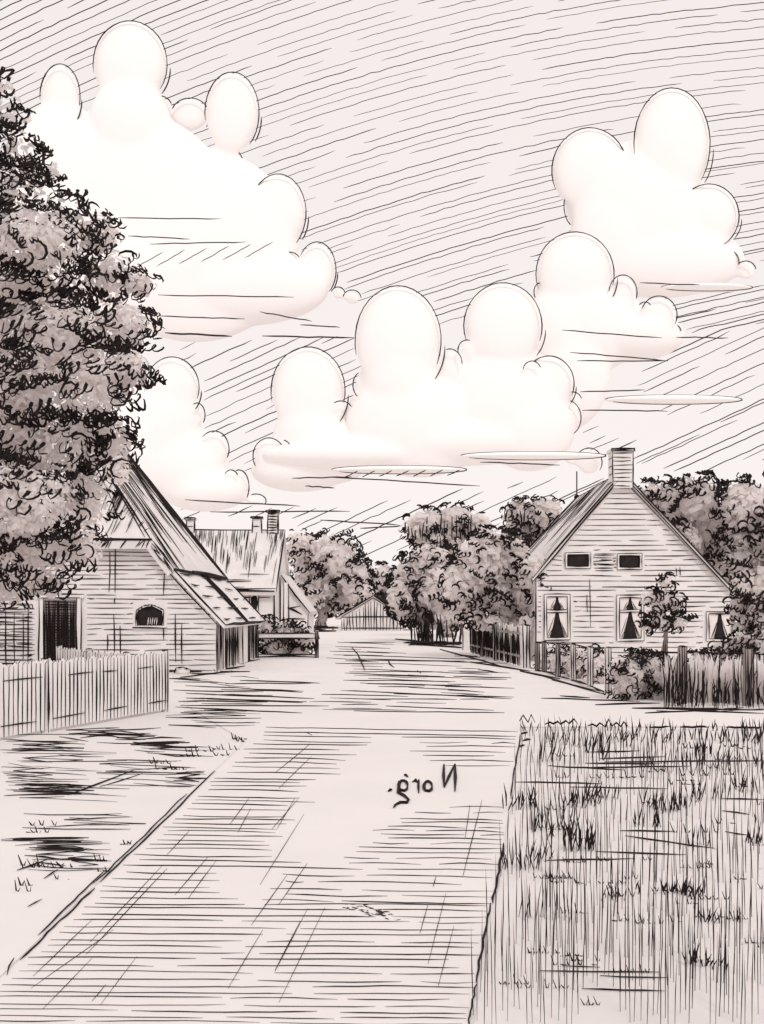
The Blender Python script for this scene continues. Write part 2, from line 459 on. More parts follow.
for (a, b, c, d) in [(33,978,92,921),(31,990,114,931),(86,956,167,870),(90,944,163,866),(43,1011,92,960),(175,896,208,858),(188,900,216,862),(167,856,190,831),(238,833,251,809),
        (230,825,249,799),(272,830,298,800),(251,927,287,876),(228,990,263,931),(275,972,300,923),(100,1007,137,958),(92,1003,106,986),(275,973,308,909),
        (279,1004,325,909),(463,877,482,801),(420,935,428,906),(428,966,446,894),(438,989,454,927),(275,774,310,745),(279,789,312,757),(277,830,295,799),(260,886,304,815),
        (279,906,307,865),(465,840,470,806),(433,888,436,878)]:
    gline(rm, a, b, c, d, uni(.7, 1.0))
# far part of the road: thin ink strokes
for (x0, x1, ya, yb, n, w) in [(322,400,640,668,10,1.0),(330,470,652,690,13,1.0),(340,520,668,712,12,1.1),(440,512,655,702,14,1.2),(172,330,684,712,13,1.3),(300,420,690,712,7,1.0)]:
    for i in range(n):
        y = ya + (yb - ya) * (i + rnd()) / n; a = uni(x0, x0 + (x1-x0)*.4); b = uni(x0 + (x1-x0)*.5, x1)
        gline(rm, a, y, b, y + (b - a) * uni(.0, .05), w * uni(.8, 1.2))
for q in [[(352,648),(358,655),(362,664),(365,671)],[(388,660),(390,665),(394,668)],[(417,671),(421,674)],[(306,733),(312,736)]]: gstroke(rm, q, 1.6)
# left edge of the road: a double cut line
for (a, b, w) in [(720,0,0)]: pass
def edge_line(off, y0, y1, w):
    n = 14; gstroke(rm, [(xl(y0 + (y1-y0)*i/(n-1)) + off + uni(-1.2, 1.2), y0 + (y1-y0)*i/(n-1)) for i in range(n)], w)
edge_line(0, 772, 884, 1.9); edge_line(-5, 795, 885, 1.6); edge_line(0, 890, 962, 2.2); edge_line(-8, 872, 937, 2.0); gstroke(rm, [(14,960),(9,968),(7,977)], 2)
def edge_r(y0, y1, w, off=0):
    n = 12; gstroke(rm, [(xr(y0 + (y1-y0)*i/(n-1)) + off + uni(-1, 1), y0 + (y1-y0)*i/(n-1)) for i in range(n)], w)
edge_r(845, 905, 2.4); edge_r(905, 985, 2.2, -1); edge_r(985, 1030, 1.8); edge_r(735, 800, 1.4)
for q in [[(444,766),(443.6,777),(444.2,789)],[(444.4,788.6),(449,778),(454.4,766.4)],[(455,765.8),(455.4,779),(455,793)],
          [(428+4.2*math.cos(a*.698), 788+5.2*math.sin(a*.698)) for a in range(10)],[(418.8,781.5),(418.4,788),(418.8,794.5)],[(418.8,785),(415.6,781.6),(412.4,783.6)],
          [(403.2+4.6*math.cos(a*.698), 787.4+5.4*math.sin(a*.698)) for a in range(10)],[(404,776.2),(406,776.6),(408,778.4)],
          [(398.8,783),(398.4,794.4),(404.5,797.6),(408.6,801),(406.5,804.6),(400,804.4),(395.4,806.4),(393.6,809.4)],[(388.4,792.8),(390,791.8),(392.2,791.4)]]:
    gstroke(rm, q, 3.3)
# dark smear worn into the road
for i in range(46):
    t = rnd(); x = 346 + 45 * t + uni(-6, 6); y = 905 + 13 * t + uni(-4, 5)
    gline(rm, x, y, x + uni(2, 7), y + uni(-1, 1.5), uni(.6, 1.2), FINE)
struct(rm.build('road'))

# left verge: grass strip, its dark strokes drawn as the tree's shadow
vm = MB(); sheet(vm, [(-30,1),(LX-.02,1),(LX-.02,13.1),(-2.7,15.6),(-3.7,18.3),(-3.3,27),(-30,27)], .003, GROUND)
def wu(mb, x, y, n=4, s=7, w=2.0):            # a small tuft of bent blades
    Y = GY(y); u = x
    for i in range(n):
        h1 = s * uni(.5, 1.4); k = s * uni(.3, .5); y2 = y + uni(-1, 1)
        pts = [P(u - s*uni(0,.25), y2 - h1, Y), P(u + k*.4, y2 - s*.15, Y), P(u + k, y2, Y), P(u + k + s*uni(.1,.3), y2 - s*uni(.2,.7), Y)]
        if rnd() < .25: pts = [P(u, y2 - 1, Y), P(u + s*.4, y2, Y), P(u + s*.7, y2 - .5, Y)]
        mb.tube(pts, R(Y, w * uni(.6, 1.05)), INK); u += s * uni(.6, 1.3)
for (x0, x1, ya, yb, n, w) in [(0,90,735,752,9,2.2),(60,165,728,744,8,2.2),(125,215,740,756,9,2.4),(165,270,712,728,7,2.0),(0,60,752,798,12,1.8),(5,105,782,800,9,2.2),(90,200,760,788,8,1.8),
        (165,212,772,788,6,2.4),(20,140,812,832,6,2.0),(0,115,838,850,7,2.6),(20,112,848,872,8,2.3),(170,260,676,684,5,1.6),(0,140,745,800,12,1.6)]:
    for i in range(n):
        y = ya + (yb - ya) * (i + rnd()) / n; L = (x1 - x0) * uni(.3, .95); a = uni(x0, x1 - L)
        b = min(a + L, xl(y) - 6)
        if b - a > 8: gline(vm, a, y, b, y + uni(-2, 5), w * uni(.35, .7), bow=uni(-1.5, 1.5))
gline(vm, 68, 796, 135, 771, 1.8); gline(vm, 100, 788, 142, 775, 1.6); gline(vm, 17, 872, 48, 861, 2); gline(vm, 44, 880, 58, 871, 2); gline(vm, 28, 908, 42, 901, 2)
for q in [(186,752,5,6),(212,750,5,6),(236,742,3,5),(155,770,5,7),(26,833,4,7),(22,868,6,7),(60,868,3,5),(15,892,2,9),(95,862,3,6)]: wu(vm, *q)
def scribble(mb, x0, x1, y, h, w, n):
    pts = []; d = 1
    for i in range(n):
        t = i / (n - 1.0); yy = y + h * (t - .5) + uni(-1, 1)
        pts.append((uni(x0, x0 + (x1-x0)*.25) if i % 2 else uni(x1 - (x1-x0)*.3, x1), yy))
    fine = []
    for a, b in zip(pts[:-1], pts[1:]):
        for k in range(4): fine.append((a[0] + (b[0]-a[0])*k/4, a[1] + (b[1]-a[1])*k/4 + uni(-.3, .3)))
    gstroke(mb, fine, w * .5)
for q in [(28,105,851,12,2.2,7),(60,112,862,10,2.0,6),(115,165,738,6,2.0,5),(125,200,745,8,2.0,6),(60,130,733,8,1.9,6),(10,95,748,8,1.8,5),(12,104,792,10,2.0,6),(25,85,788,6,1.7,5),(172,208,777,8,2.2,6),
          (95,195,768,12,1.5,5),(60,150,823,10,1.5,4),(0,85,842,6,2.4,4),(175,262,716,8,1.7,5),(190,250,672,5,1.6,5),(20,110,760,10,1.5,4),(5,60,775,12,1.5,5)]: scribble(vm, *q)
for q in [(30,826,5,8),(20,866,5,9),(90,872,4,6),(180,757,4,6),(214,756,4,6),(150,764,5,6),(55,880,3,6),(10,886,3,8),(120,845,3,6),(232,740,4,5)]: wu(vm, *q)
struct(vm.build('verge'))

# right meadow with standing grass
mm = MB(); mead = [(-.08,1.0),(.4,4.3),(.81,6.75),(1.88,13.4),(2.1,14.8),(30,15.2),(30,1.0)]
sheet(mm, mead, .004, MEADOW)
for (a, b, c, d) in [(590,753,640,752),(600,760,665,758),(604,763,764,762),(515,783,602,785),(570,788,668,790),(620,832,675,833),(625,837,715,850),(545,862,635,860),(595,853,686,856),
        (540,973,660,974),(562,968,600,969),(600,978,668,980),(582,991,665,993),(580,769,690,767),(548,767,625,771),(720,800,764,801),(722,812,750,816),(725,833,750,837),(585,764,660,765)]:
    gline(mm, a, b, c, d, 1.6)
struct(mm.build('meadow'))

gr = MB()
def blade(px, py, h, w, lean=0):
    Y = GY(py); a = np.array(P(px, py, Y)); b = np.array(P(px + lean, py - h, Y)); a[2] = 0
    r = R(Y, w); mid = (a + b) / 2 + np.array((uni(-1, 1) * r, uni(-1, 1) * r, 0))
    gr.tube([a, mid, b], np.array([r, r * .9, r * .35]), FINE if w < 1.5 else INK, k=3)
rows = [(1022,95,5.2),(985,84,5.4),(950,80,5.4),(915,78,5.2),(880,66,5.2),(848,58,5.6),(818,52,5.8),(795,46,5.4),(778,40,5.4),(762,34,5.2),(750,28,5),(740,20,5)]
for (yb, hh, sp) in rows:
    x = xr(yb) + 4
    while x < 800:
        if noise.noise(Vector((x * .012, yb * .02, 1))) > -.36:
            y = yb + uni(-14, 12) * (yb - 640) / 360
            if GY(y) < 15: blade(x, y, hh * uni(.55, 1.15), uni(1.15, 1.75) * (.8 if yb < 860 else 1), uni(-2.5, 2.5))
        x += sp * uni(.5, 1.5)
for (cx, cy, w, n, h, ww) in [(520,808,34,18,22,2.3),(575,806,50,26,20,2.0),(560,830,60,30,30,1.7),(600,800,40,16,22,2),(520,868,38,20,26,1.8),(540,860,30,14,22,1.7),(580,850,34,26,30,2.2),(560,838,30,14,16,2.4),
        (670,808,60,24,22,1.8),(700,800,60,18,24,1.6),(640,742,60,22,18,1.6),(720,742,90,40,20,1.8),(590,745,90,30,18,1.5),(755,790,40,16,24,1.7),(690,770,100,30,26,1.4),(545,760,50,16,24,1.3),
        (725,764,80,30,18,1.5),(690,895,40,18,18,2.2),(660,893,50,14,14,2),(610,900,30,12,16,1.7),(695,965,26,14,22,2.2),(715,968,26,8,12,2),(720,922,40,16,16,1.9),(545,920,60,16,50,1.5)]:
    for i in range(n):
        blade(cx + uni(-.5, .5) * w, cy + uni(-3, 3), h * uni(.5, 1.1), ww * uni(.7, 1.2), uni(-5, 7))
def tuft(x, y, n, s, w=2): wu(gr, x, y, n, s, w)
for q in [(550,883,4,7),(575,884,2,6),(595,884,6,7),(608,897,4,8),(650,892,8,7),(690,900,5,8),(612,922,5,7),(680,868,4,8),(672,833,5,10),(528,954,6,6),(560,957,6,5),(500,985,5,7),(715,920,6,7),(745,944,4,6),
          (582,1006,3,10),(690,962,4,9),(555,778,3,6),(625,778,3,8),(680,776,4,8),(716,824,3,8),(735,880,2,8),(706,865,2,5)]: tuft(*q)
for i in range(46):
    y = uni(745, 1000); x = uni(xr(y) + 20, 770); tuft(x, y, random.choice((2, 3, 4, 6)), uni(6, 9) * (.8 + (y - 740) / 900), uni(1.5, 2.1))
for i in range(9):
    cy = uni(750, 850); cx = uni(xr(cy) + 15, 780)
    for k in range(random.randint(5, 14)): blade(cx + uni(-14, 14), cy + uni(-2, 2), uni(9, 24), uni(1.5, 2.3), uni(-4, 5))
# ragged far edge of the meadow
x = 520
while x < 800:
    L = uni(14, 50); y = 725 + uni(-2.5, 2.5) + (x - 520) * .004
    n = int(L / 5) + 2
    zig = rnd() < .4; pts = [P(x + i * 4 + uni(-1, 1), y - (uni(2, 9) if zig and i % 2 else uni(0, 1.6)), GY(730)) for i in range(n)]
    gr.tube(pts, R(GY(730), 2.2), INK); x += L + uni(2, 14)
for i in range(40): blade(uni(522, 790), 731, uni(6, 16), 1.6, uni(-4, 4))
for q in [(521,735,7),(523,742,8),(519,748,6)]: gline(gr, q[0], q[1], q[0] + q[2], q[1] - 2, 2.4)
tag(gr.build('meadow_grass'), 'tall thin standing grass filling the meadow right of the road', 'grass', kind='stuff')

# ================================================================== BARN on the left
B0, B1 = 27.8, 37.0
barn = thing('thatched_barn', 'low thatched barn with a dark door behind the white picket fence', 'barn', (-9.6, B0, 0))
EX, EZ, TX, TZ, RX, RZ = -4.55, 1.50, -5.85, 3.0, -9.6, 7.75
hx, hz_ = -6.45, 3.75
def mir(x): return 2 * RX - x
wall_poly = [(EX-.04, 0), (EX-.04, EZ), (-5.9, 2.9), (hx, hz_-.06), (mir(hx), hz_-.06), (mir(-5.9), 2.9), (mir(EX-.04), EZ), (mir(EX-.04), 0)]
w = MB(); w.slab([(x, B0, z) for x, z in wall_poly], (0, .3, 0), WALL)
ddx0, ddx1, ddz = P(41,0,B0)[0], P(81,0,B0)[0], P(0,598,B0)[2]
wx0, wx1, wz0, wz1 = P(138,0,B0)[0], P(162.5,0,B0)[0], P(0,625.5,B0)[2], P(0,608,B0)[2]
courses(w, wall_poly, B0, .135, [(ddx0-.12, ddx1+.12, 0, ddz+.12), (wx0-.08, wx1+.08, wz0-.08, wz1+.12)], gap=.3, w=1.0, lo=.6, hi=3.0)
cr = [(mir(EX)+.1, 0), (ddx0-.2, 0), (ddx0-.2, 2.0), (mir(EX)+.1, 2.0)]
courses(w, cr, B0, .11, gap=.1, w=1.5, off=.02)
x = ddx0 - .35
while x > -13: w.ink((x, B0-.015, uni(.1, .5)), (x + uni(-.03, .03), B0-.015, uni(1.6, 2.1)), R(B0, 1.4)); x -= uni(.14, .26)
for (px, ya, yb) in [(110,552,592),(115,545,593),(115,598,604),(164,573,596),(114,615,656),(120,626,660),(108,634,652),(175,614,662),(182,624,664),(163,627,640)]:
    w.ink(P(px, ya, B0-.015), P(px+uni(-1,1), yb, B0-.015), R(B0, 1.5))
edge(w, [(EX-.04, B0-.01, 0), (EX-.04, B0-.01, EZ)], 2.0)
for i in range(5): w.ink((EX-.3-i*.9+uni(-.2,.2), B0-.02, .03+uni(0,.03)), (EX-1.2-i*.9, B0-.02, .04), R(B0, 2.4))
for i in range(46):                      # ink strokes drawn as deep shade under the half hip
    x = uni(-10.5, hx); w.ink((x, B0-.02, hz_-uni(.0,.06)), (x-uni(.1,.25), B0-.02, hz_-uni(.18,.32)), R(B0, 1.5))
w.build('front_wall', barn)
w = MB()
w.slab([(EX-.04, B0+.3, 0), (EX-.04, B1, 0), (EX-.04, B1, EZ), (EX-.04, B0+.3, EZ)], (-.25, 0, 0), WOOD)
def side_shade_hatch(y0, y1, n):  # upright ink hatching that draws shade onto the side wall
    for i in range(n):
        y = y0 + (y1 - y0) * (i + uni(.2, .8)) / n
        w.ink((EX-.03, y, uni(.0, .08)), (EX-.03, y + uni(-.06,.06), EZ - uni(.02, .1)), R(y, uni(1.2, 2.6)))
side_shade_hatch(B0+.05, 31.9, 17); side_shade_hatch(33.7, 36.9, 13)
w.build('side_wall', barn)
w = MB(); w.slab([(mir(EX-.04), B0+.3, 0), (mir(EX-.04), B1, 0), (mir(EX-.04), B1, EZ), (mir(EX-.04), B0+.3, EZ)], (.25, 0, 0), WOOD)
w.slab([(x, B1, z) for x, z in wall_poly[:3] + [(RX, RZ-.3)] + wall_poly[5:]], (0, -.25, 0), WALL); w.build('rear_wall', barn)
# side door in the side wall
w = MB(); w.box((EX-.03, 32.25, .02), (EX+.05, 33.55, EZ-.06), PAPER); edge(w, [(EX+.06, 32.25, 0), (EX+.06, 32.25, EZ-.05), (EX+.06, 33.55, EZ-.05), (EX+.06, 33.55, 0)], 1.6); w.build('side_door', barn)
# thatch
HB = B0 + 3.1                                # the hip meets the ridge here
th = MB()
fr = [(hx+.12, B0-.35, hz_-.12), (mir(hx)-.12, B0-.35, hz_-.12)]
apex, back = (RX, HB, RZ), (RX, B1+.2, RZ)
lowF, lowB = (TX+.12, B0-.22, TZ-.12), (TX+.12, B1+.2, TZ-.12)
mlF, mlB = (mir(lowF[0]), lowF[1], lowF[2]), (mir(lowB[0]), lowB[1], lowB[2])
hc = (hx+.12, B0-.35, hz_-.12+.06); hcm = (mir(hc[0]), hc[1], hc[2])
th.slab([apex, back, lowB, lowF, hc], (-.18, 0, -.2), ROOF)
th.slab([apex, hcm, mlF, mlB, back], (.18, 0, -.2), ROOF)
th.slab([apex, hc, hcm], (0, 0, -.26), ROOF)
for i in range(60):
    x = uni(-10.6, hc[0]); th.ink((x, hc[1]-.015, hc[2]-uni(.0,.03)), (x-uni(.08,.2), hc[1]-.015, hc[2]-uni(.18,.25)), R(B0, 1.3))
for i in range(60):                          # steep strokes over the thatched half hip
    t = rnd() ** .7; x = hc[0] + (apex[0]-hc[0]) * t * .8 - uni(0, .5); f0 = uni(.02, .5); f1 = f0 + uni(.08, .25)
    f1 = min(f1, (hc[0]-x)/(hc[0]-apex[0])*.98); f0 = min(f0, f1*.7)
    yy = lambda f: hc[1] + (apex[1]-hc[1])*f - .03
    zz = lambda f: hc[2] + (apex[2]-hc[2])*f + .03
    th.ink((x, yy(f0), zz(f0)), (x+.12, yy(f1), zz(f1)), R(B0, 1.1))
nr = (1.2, 0, 1)
for rep, (n, wd) in enumerate(((48, .8), (15, 1.2))):
    plane_strokes(th, apex, back, lowB, lowF, n, wd, nr, tmin=.15, tmax=.6)
plane_strokes(th, (RX, 36.3, RZ), back, lowB, (lowB[0], 36.3, lowB[2]), 8, 1.3, nr, tmin=.5, tmax=1)
plane_strokes(th, apex, (RX, 32, RZ), (lowF[0], 29.5, lowF[2]), lowF, 10, 1.3, nr, tmin=.3, tmax=.8)
plane_strokes(th, (apex[0]-.1,apex[1],apex[2]), (apex[0]+.1,apex[1],apex[2]), hc, hcm, 30, 1.5, (0,-1,.6), tmin=.2, tmax=.6)
edge(th, [apex, hc], 2.6); edge(th, [hc, lowF], 2.4)
for i in range(9):
    a = np.array(hc); b = np.array(lowF); t = uni(0, .6); th.ink(a+(b-a)*t+np.array((-.02,-.02,-uni(.02,.2))), a+(b-a)*min(1,t+uni(.2,.4))+np.array((-.02,-.02,-uni(.02,.2))), R(B0, 1.2)); edge(th, [lowF, lowB], 1.8); edge(th, [back, lowB], 2.2); edge(th, [apex, back], 1.8); edge(th, [hc, hcm], 3)
for i in range(16): th.ink((TX+.16, uni(30, 34), TZ-.12+uni(-.05,.05)), (TX+.16, uni(33, 36.8), TZ-.1+uni(-.05,.05)), R(33, 2.2))
th.build('thatch_roof', barn)
sk_ = MB()
A, Bq, Cq, Dq = (TX, B0-.12, TZ-.05), (TX, B1+.15, TZ-.05), (EX+.22, B1+.15, EZ-.16), (EX+.22, B0-.12, EZ-.16)
sk_.slab([A, Bq, Cq, Dq], (-.05, 0, -.1), PAPER); sk2 = MB(); sk2.slab([(mir(q[0]), q[1], q[2]) for q in (A, Bq, Cq, Dq)], (.05, 0, -.1), PAPER); sk2.build('tile_skirt', barn)
edge(sk_, [A, Dq], 2.4); edge(sk_, [(A[0]-.1,A[1]-.02,A[2]-.1), (Dq[0]-.15,Dq[1]-.02,Dq[2]-.08)], 1.6); edge(sk_, [Dq, Cq], 2.6); edge(sk_, [Cq, Bq], 2.0)
A, Bq, Cq, Dq = map(np.array, (A, Bq, Cq, Dq))
for rr in range(5):
    t = (rr + .6) / 5; a = A + (Dq - A) * t; b = Bq + (Cq - Bq) * t; s = .03
    while s < .95:
        e = min(.98, s + uni(.12, .24)); p, q = a + (b-a)*s, a + (b-a)*e
        sk_.ink(p + np.array((.03,0,.03)), q + np.array((.03,0,.03)), R(32, 1.7)); s = e + uni(.08, .16)
for k in range(3):
    s = .44 + k * .03; sk_.ink(A + (Bq-A)*s + np.array((.03,0,.03)), Dq + (Cq-Dq)*(s+.0) + np.array((.03,0,.03)), R(32, 2.8))
sk_.build('tile_skirt', barn)
# barn door
d = MB(); d.box((ddx0+.1, B0-.03, .0), (ddx1-.1, B0+.02, ddz-.06), GREYW)
for i in range(22): x = ddx0+.13+(ddx1-ddx0-.26)*i/21; d.ink((x, B0-.04, .02), (x+uni(-.02,.02), B0-.04, ddz-.08), R(B0, uni(1.6,2.6)))
for i in range(26): z = .05+(ddz-.15)*i/25; d.ink((ddx0+.11, B0-.045, z), (ddx1-.11, B0-.045, z+uni(-.02,.02)), R(B0, uni(1.0,1.8)))
dob = d.build('door', barn)
d = MB()
for (a, b) in (((ddx0-.03, B0-.07, 0), (ddx0+.1, B0+.01, ddz)), ((ddx1-.1, B0-.07, 0), (ddx1+.03, B0+.01, ddz)), ((ddx0-.1, B0-.09, ddz), (ddx1+.1, B0+.01, ddz+.11))): d.box(a, b, PAPER)
for x in (ddx0-.03, ddx0+.1, ddx1-.1, ddx1+.03): d.ink((x, B0-.08, 0), (x, B0-.08, ddz), R(B0, 1.5))
d.ink((ddx0-.12, B0-.1, ddz+.11), (ddx1+.12, B0-.1, ddz+.11), R(B0, 1.8)); d.ink((ddx0, B0-.1, ddz), (ddx1, B0-.1, ddz), R(B0, 1.4))
d.build('door_frame', dob)
# barn window with a flat arch
d = MB(); n = 9
arch = [(wx0, wz0), (wx1, wz0)] + [(wx1 + (wx0 - wx1) * i/(n-1), wz1 - .1 + .14 * math.sin(math.pi * i/(n-1))) for i in range(n)]
d.slab([(x, B0-.012, z) for x, z in arch], (0, .02, 0), DARK)
for i in range(5): x = wx0+.28+i*.06; d.ink((x, B0-.03, wz0+.03), (x+.02, B0-.03, wz0+.22), R(B0, 1.0), PAPER)
wob = d.build('window', barn)
d = MB(); outer = [(x0 + (x0 - (wx0+wx1)/2) * .12, z + (.05 if z > wz0 + .1 else 0)) for x0, z in arch[2:]]
inner = arch[2:]; ring = [(wx1*1.0+.045, wz0)] + [o for o in outer] + [(wx0-.045, wz0)]
ins = [(wx1, wz0)] + inner + [(wx0, wz0)]
for i in range(len(ring)-1):
    d.slab([(ring[i][0], B0-.05, ring[i][1]), (ring[i+1][0], B0-.05, ring[i+1][1]), (ins[i+1][0], B0-.05, ins[i+1][1]), (ins[i][0], B0-.05, ins[i][1])], (0, .045, 0), PAPER)
edge(d, [(x, B0-.06, z) for x, z in ring], 1.6); edge(d, [(x, B0-.06, z) for x, z in ins], 1.8); d.build('window_frame', wob)
d = MB(); d.box((wx0-.12, B0-.08, wz0-.07), (wx1+.12, B0+.01, wz0-.01), PAPER); edge(d, [(wx0-.14, B0-.09, wz0-.07), (wx1+.14, B0-.09, wz0-.07)], 2.4); d.build('sill', wob)

st = MB(); ellipsoid(st, (-5.45, B0-.4, .07), (.22, .16, .11), PAPER, 2); edge(st, [(-5.68,B0-.5,.03),(-5.6,B0-.56,.17),(-5.4,B0-.57,.19),(-5.24,B0-.54,.13),(-5.22,B0-.5,.02)], 1.8)
tag(st.build('stone', loc=(-5.45, B0-.4, 0)), 'small pale stone lying at the foot of the barn front', 'stone')

# ================================================================== white picket fence and gate
def picket_run(name, label, A, Bp, h, step, pw, cat, heavy=1.5, overlap=True):
    A = np.array(A, float); Bp = np.array(Bp, float); L = np.linalg.norm(Bp - A); u = (Bp - A) / L; nn = np.array((u[1], -u[0], 0))
    t = thing(name, label, cat, tuple(A))
    m = MB(); n = int(L / step)
    for i in range(n + 1):
        p = A + u * (L * i / n); hh = h + uni(-.025, .025); tilt = u * uni(-.012, .012)
        a, b = p - u * pw / 2 + nn * .03, p + u * pw / 2 + nn * .03
        top = np.array((0, 0, hh)); z0 = np.array((0, 0, .05)); pk = np.array((0, 0, hh + .035))
        m.slab([a + z0, b + z0, b + top + tilt, (a + b)/2 + pk + tilt, a + top + tilt], -nn * .02, PAPER)
        Y = p[1]
        m.ink(a + z0 + nn*.004, a + top + tilt + nn*.004, R(Y, heavy * uni(.7, 1.15)), wob=.6)
        if rnd() < .12: m.ink(b + z0 + nn*.004, b + top*uni(.5,1) + nn*.004, R(Y, .9), wob=.6)
        if rnd() < .5: m.ink(a + top + tilt + nn*.004, (a+b)/2 + pk + tilt, R(Y, 1.0))
    m.build('picket_panel', t)
    for z in (.2, h - .2):
        m = MB(); q = [A + np.array((0,0,z-.035)), Bp + np.array((0,0,z-.035)), Bp + np.array((0,0,z+.035)), A + np.array((0,0,z+.035))]
        m.slab(q, -nn * .04, PAPER)
        s = .02
        while s < .97:
            e = min(1, s + uni(.04, .14)); m.ink(A + (Bp-A)*s + nn*.04 + np.array((0,0,z)), A + (Bp-A)*e + nn*.04 + np.array((0,0,z+uni(-.01,.01))), R((A[1]+Bp[1])/2, 1.5)); s = e + uni(.03, .12)
        m.build('rail', t)
    for s in ((0, .5, 1) if L > 3 else (0, 1)):
        m = MB(); p = A + (Bp - A) * s; m.box((p[0]-.05, p[1]+.0, 0), (p[0]+.05, p[1]+.1, h + .06), WOOD)
        edge(m, [(p[0]-.05, p[1]-.005, 0), (p[0]-.05, p[1]-.005, h+.06), (p[0]+.05, p[1]-.005, h+.06), (p[0]+.05, p[1]-.005, 0)], 1.5)
        m.build('post', t)
    return t
pe = G(165, 712); ps = G(0, 741); dirv = np.array(pe) - np.array(ps)
picket_run('picket_fence', 'white picket fence running along the left verge in front of the barn', tuple(np.array(ps) - dirv * .55), pe, 1.0, .092, .089, 'fence', 1.5)
picket_run('picket_gate', 'white picket gate swung back behind the fence before the dark barn door', (-6.35, 19.6, 0), (-4.25, 16.6, 0), .99, .15, .11, 'gate', 1.3)

# ================================================================== cottage behind the barn
C0, C1, CR = 44.0, 51.0, 47.5
cot = thing('cottage', 'white cottage with a long pale roof and three chimneys beyond the barn', 'cottage', (-7.6, C0, 0))
cx0, cx1, ce, crz = -11.5, -4.74, 2.75, P(0,530,CR)[2]
w = MB(); w.box((cx0, C0, 0), (cx1, C1, ce), PAPER)
w.slab([(cx1, C0+.05, ce), (cx1, C1-.05, ce), (cx1, CR, crz-.15)], (-.2, 0, 0), PAPER)
w.slab([(cx0, C0+.05, ce), (cx0, C1-.05, ce), (cx0, CR, crz-.15)], (.2, 0, 0), PAPER)
edge(w, [(cx1, C0-.02, 0), (cx1, C0-.02, ce)], 2.0)
for z in (2.45, 2.3): w.ink((-8.2, C0-.02, z), (cx1-.5*rnd(), C0-.02, z), R(C0, 1.3))
w.build('wall', cot)
r = MB()
e0, e1 = (cx0-.2, C0-.4, ce-.2), (cx1+.12, C0-.4, ce-.2); r0, r1 = (cx0-.2, CR, crz), (cx1+.12, CR, crz)
b0, b1 = (cx0-.2, C1+.4, ce-.2), (cx1+.12, C1+.4, ce-.2)
r.slab([r0, r1, e1, e0], (0, .08, -.16), ROOF); r.slab([r0, b0, b1, r1], (0, -.08, -.16), ROOF)
edge(r, [r0, r1], 1.8); edge(r, [e0, e1], 3.4, wob=.9); edge(r, [(e0[0],e0[1],e0[2]+.12), (e1[0],e1[1],e1[2]+.12)], 2); edge(r, [r1, e1], 1.8)
nrm = (0, -crz+ce, -(C0-CR))
plane_strokes(r, (-9.4, CR, crz), r1, e1, (-8.6, C0-.4, ce-.2), 100, .75, (0,-.7,.7), tmin=.12, tmax=.42, slant=-.03, fun=lambda s: noise.noise(Vector((s*7, 2, 1))) > -.3)
for k in range(5):
    t = uni(.6, .95); y = CR + (C0-.4-CR)*t; z = crz + (ce-.2-crz)*t; x = uni(-8, -6); r.ink((x, y-.03, z+.03), (x+uni(.6,1.6), y-.03, z+.03), R(y, 1.1))
r.build('roof', cot)
def chimney(root, x, y, z0, w_, z1, label, capd=.06, lines=8, cap=True, wd=1.4):
    m = MB(); m.box((x-w_/2, y-w_/2, z0), (x+w_/2, y+w_/2, z1), PAPER); f = y - w_/2 - .012
    edge(m, [(x-w_/2, f, z0), (x-w_/2, f, z1)], 1.8); edge(m, [(x+w_/2, f, z0), (x+w_/2, f, z1)], 1.8)
    for i in range(lines):
        z = z0 + (z1 - z0) * (i + .5) / lines; m.ink((x-w_/2+.04*rnd(), f, z), (x+w_/2-.1*rnd(), f, z+uni(-.02,.02)), R(y, wd))
        if i % 2: m.ink((x-w_/2-.012, f+.05, z), (x-w_/2-.012, y+w_/2-.05, z), R(y, 1.0))
    o = m.build('chimney', root)
    m = MB(); m.box((x-w_/2-capd, y-w_/2-capd, z1), (x+w_/2+capd, y+w_/2+capd, z1+.1), PAPER)
    f = y-w_/2-capd-.01; c = capd + w_/2
    edge(m, [(x-c, f, z1), (x+c, f, z1), (x+c, f, z1+.1), (x-c, f, z1+.1), (x-c, f, z1)], 1.8); m.ink((x-c, f, z1+.05), (x+c, f, z1+.05), R(y, 1.6))
    m.build('chimney_cap', o); return o
ch1 = P(273.5, 0, CR)[0]; chimney(cot, ch1, CR, crz-.35, .5, P(0,513,CR)[2], None, lines=9, wd=1.6)
chimney(cot, P(257.5,0,CR)[0], CR, crz-.2, .42, P(0,519,CR)[2], None, lines=1)
chimney(cot, P(191,0,CR)[0], CR, crz-.2, .38, P(0,520,CR)[2], None, lines=1)
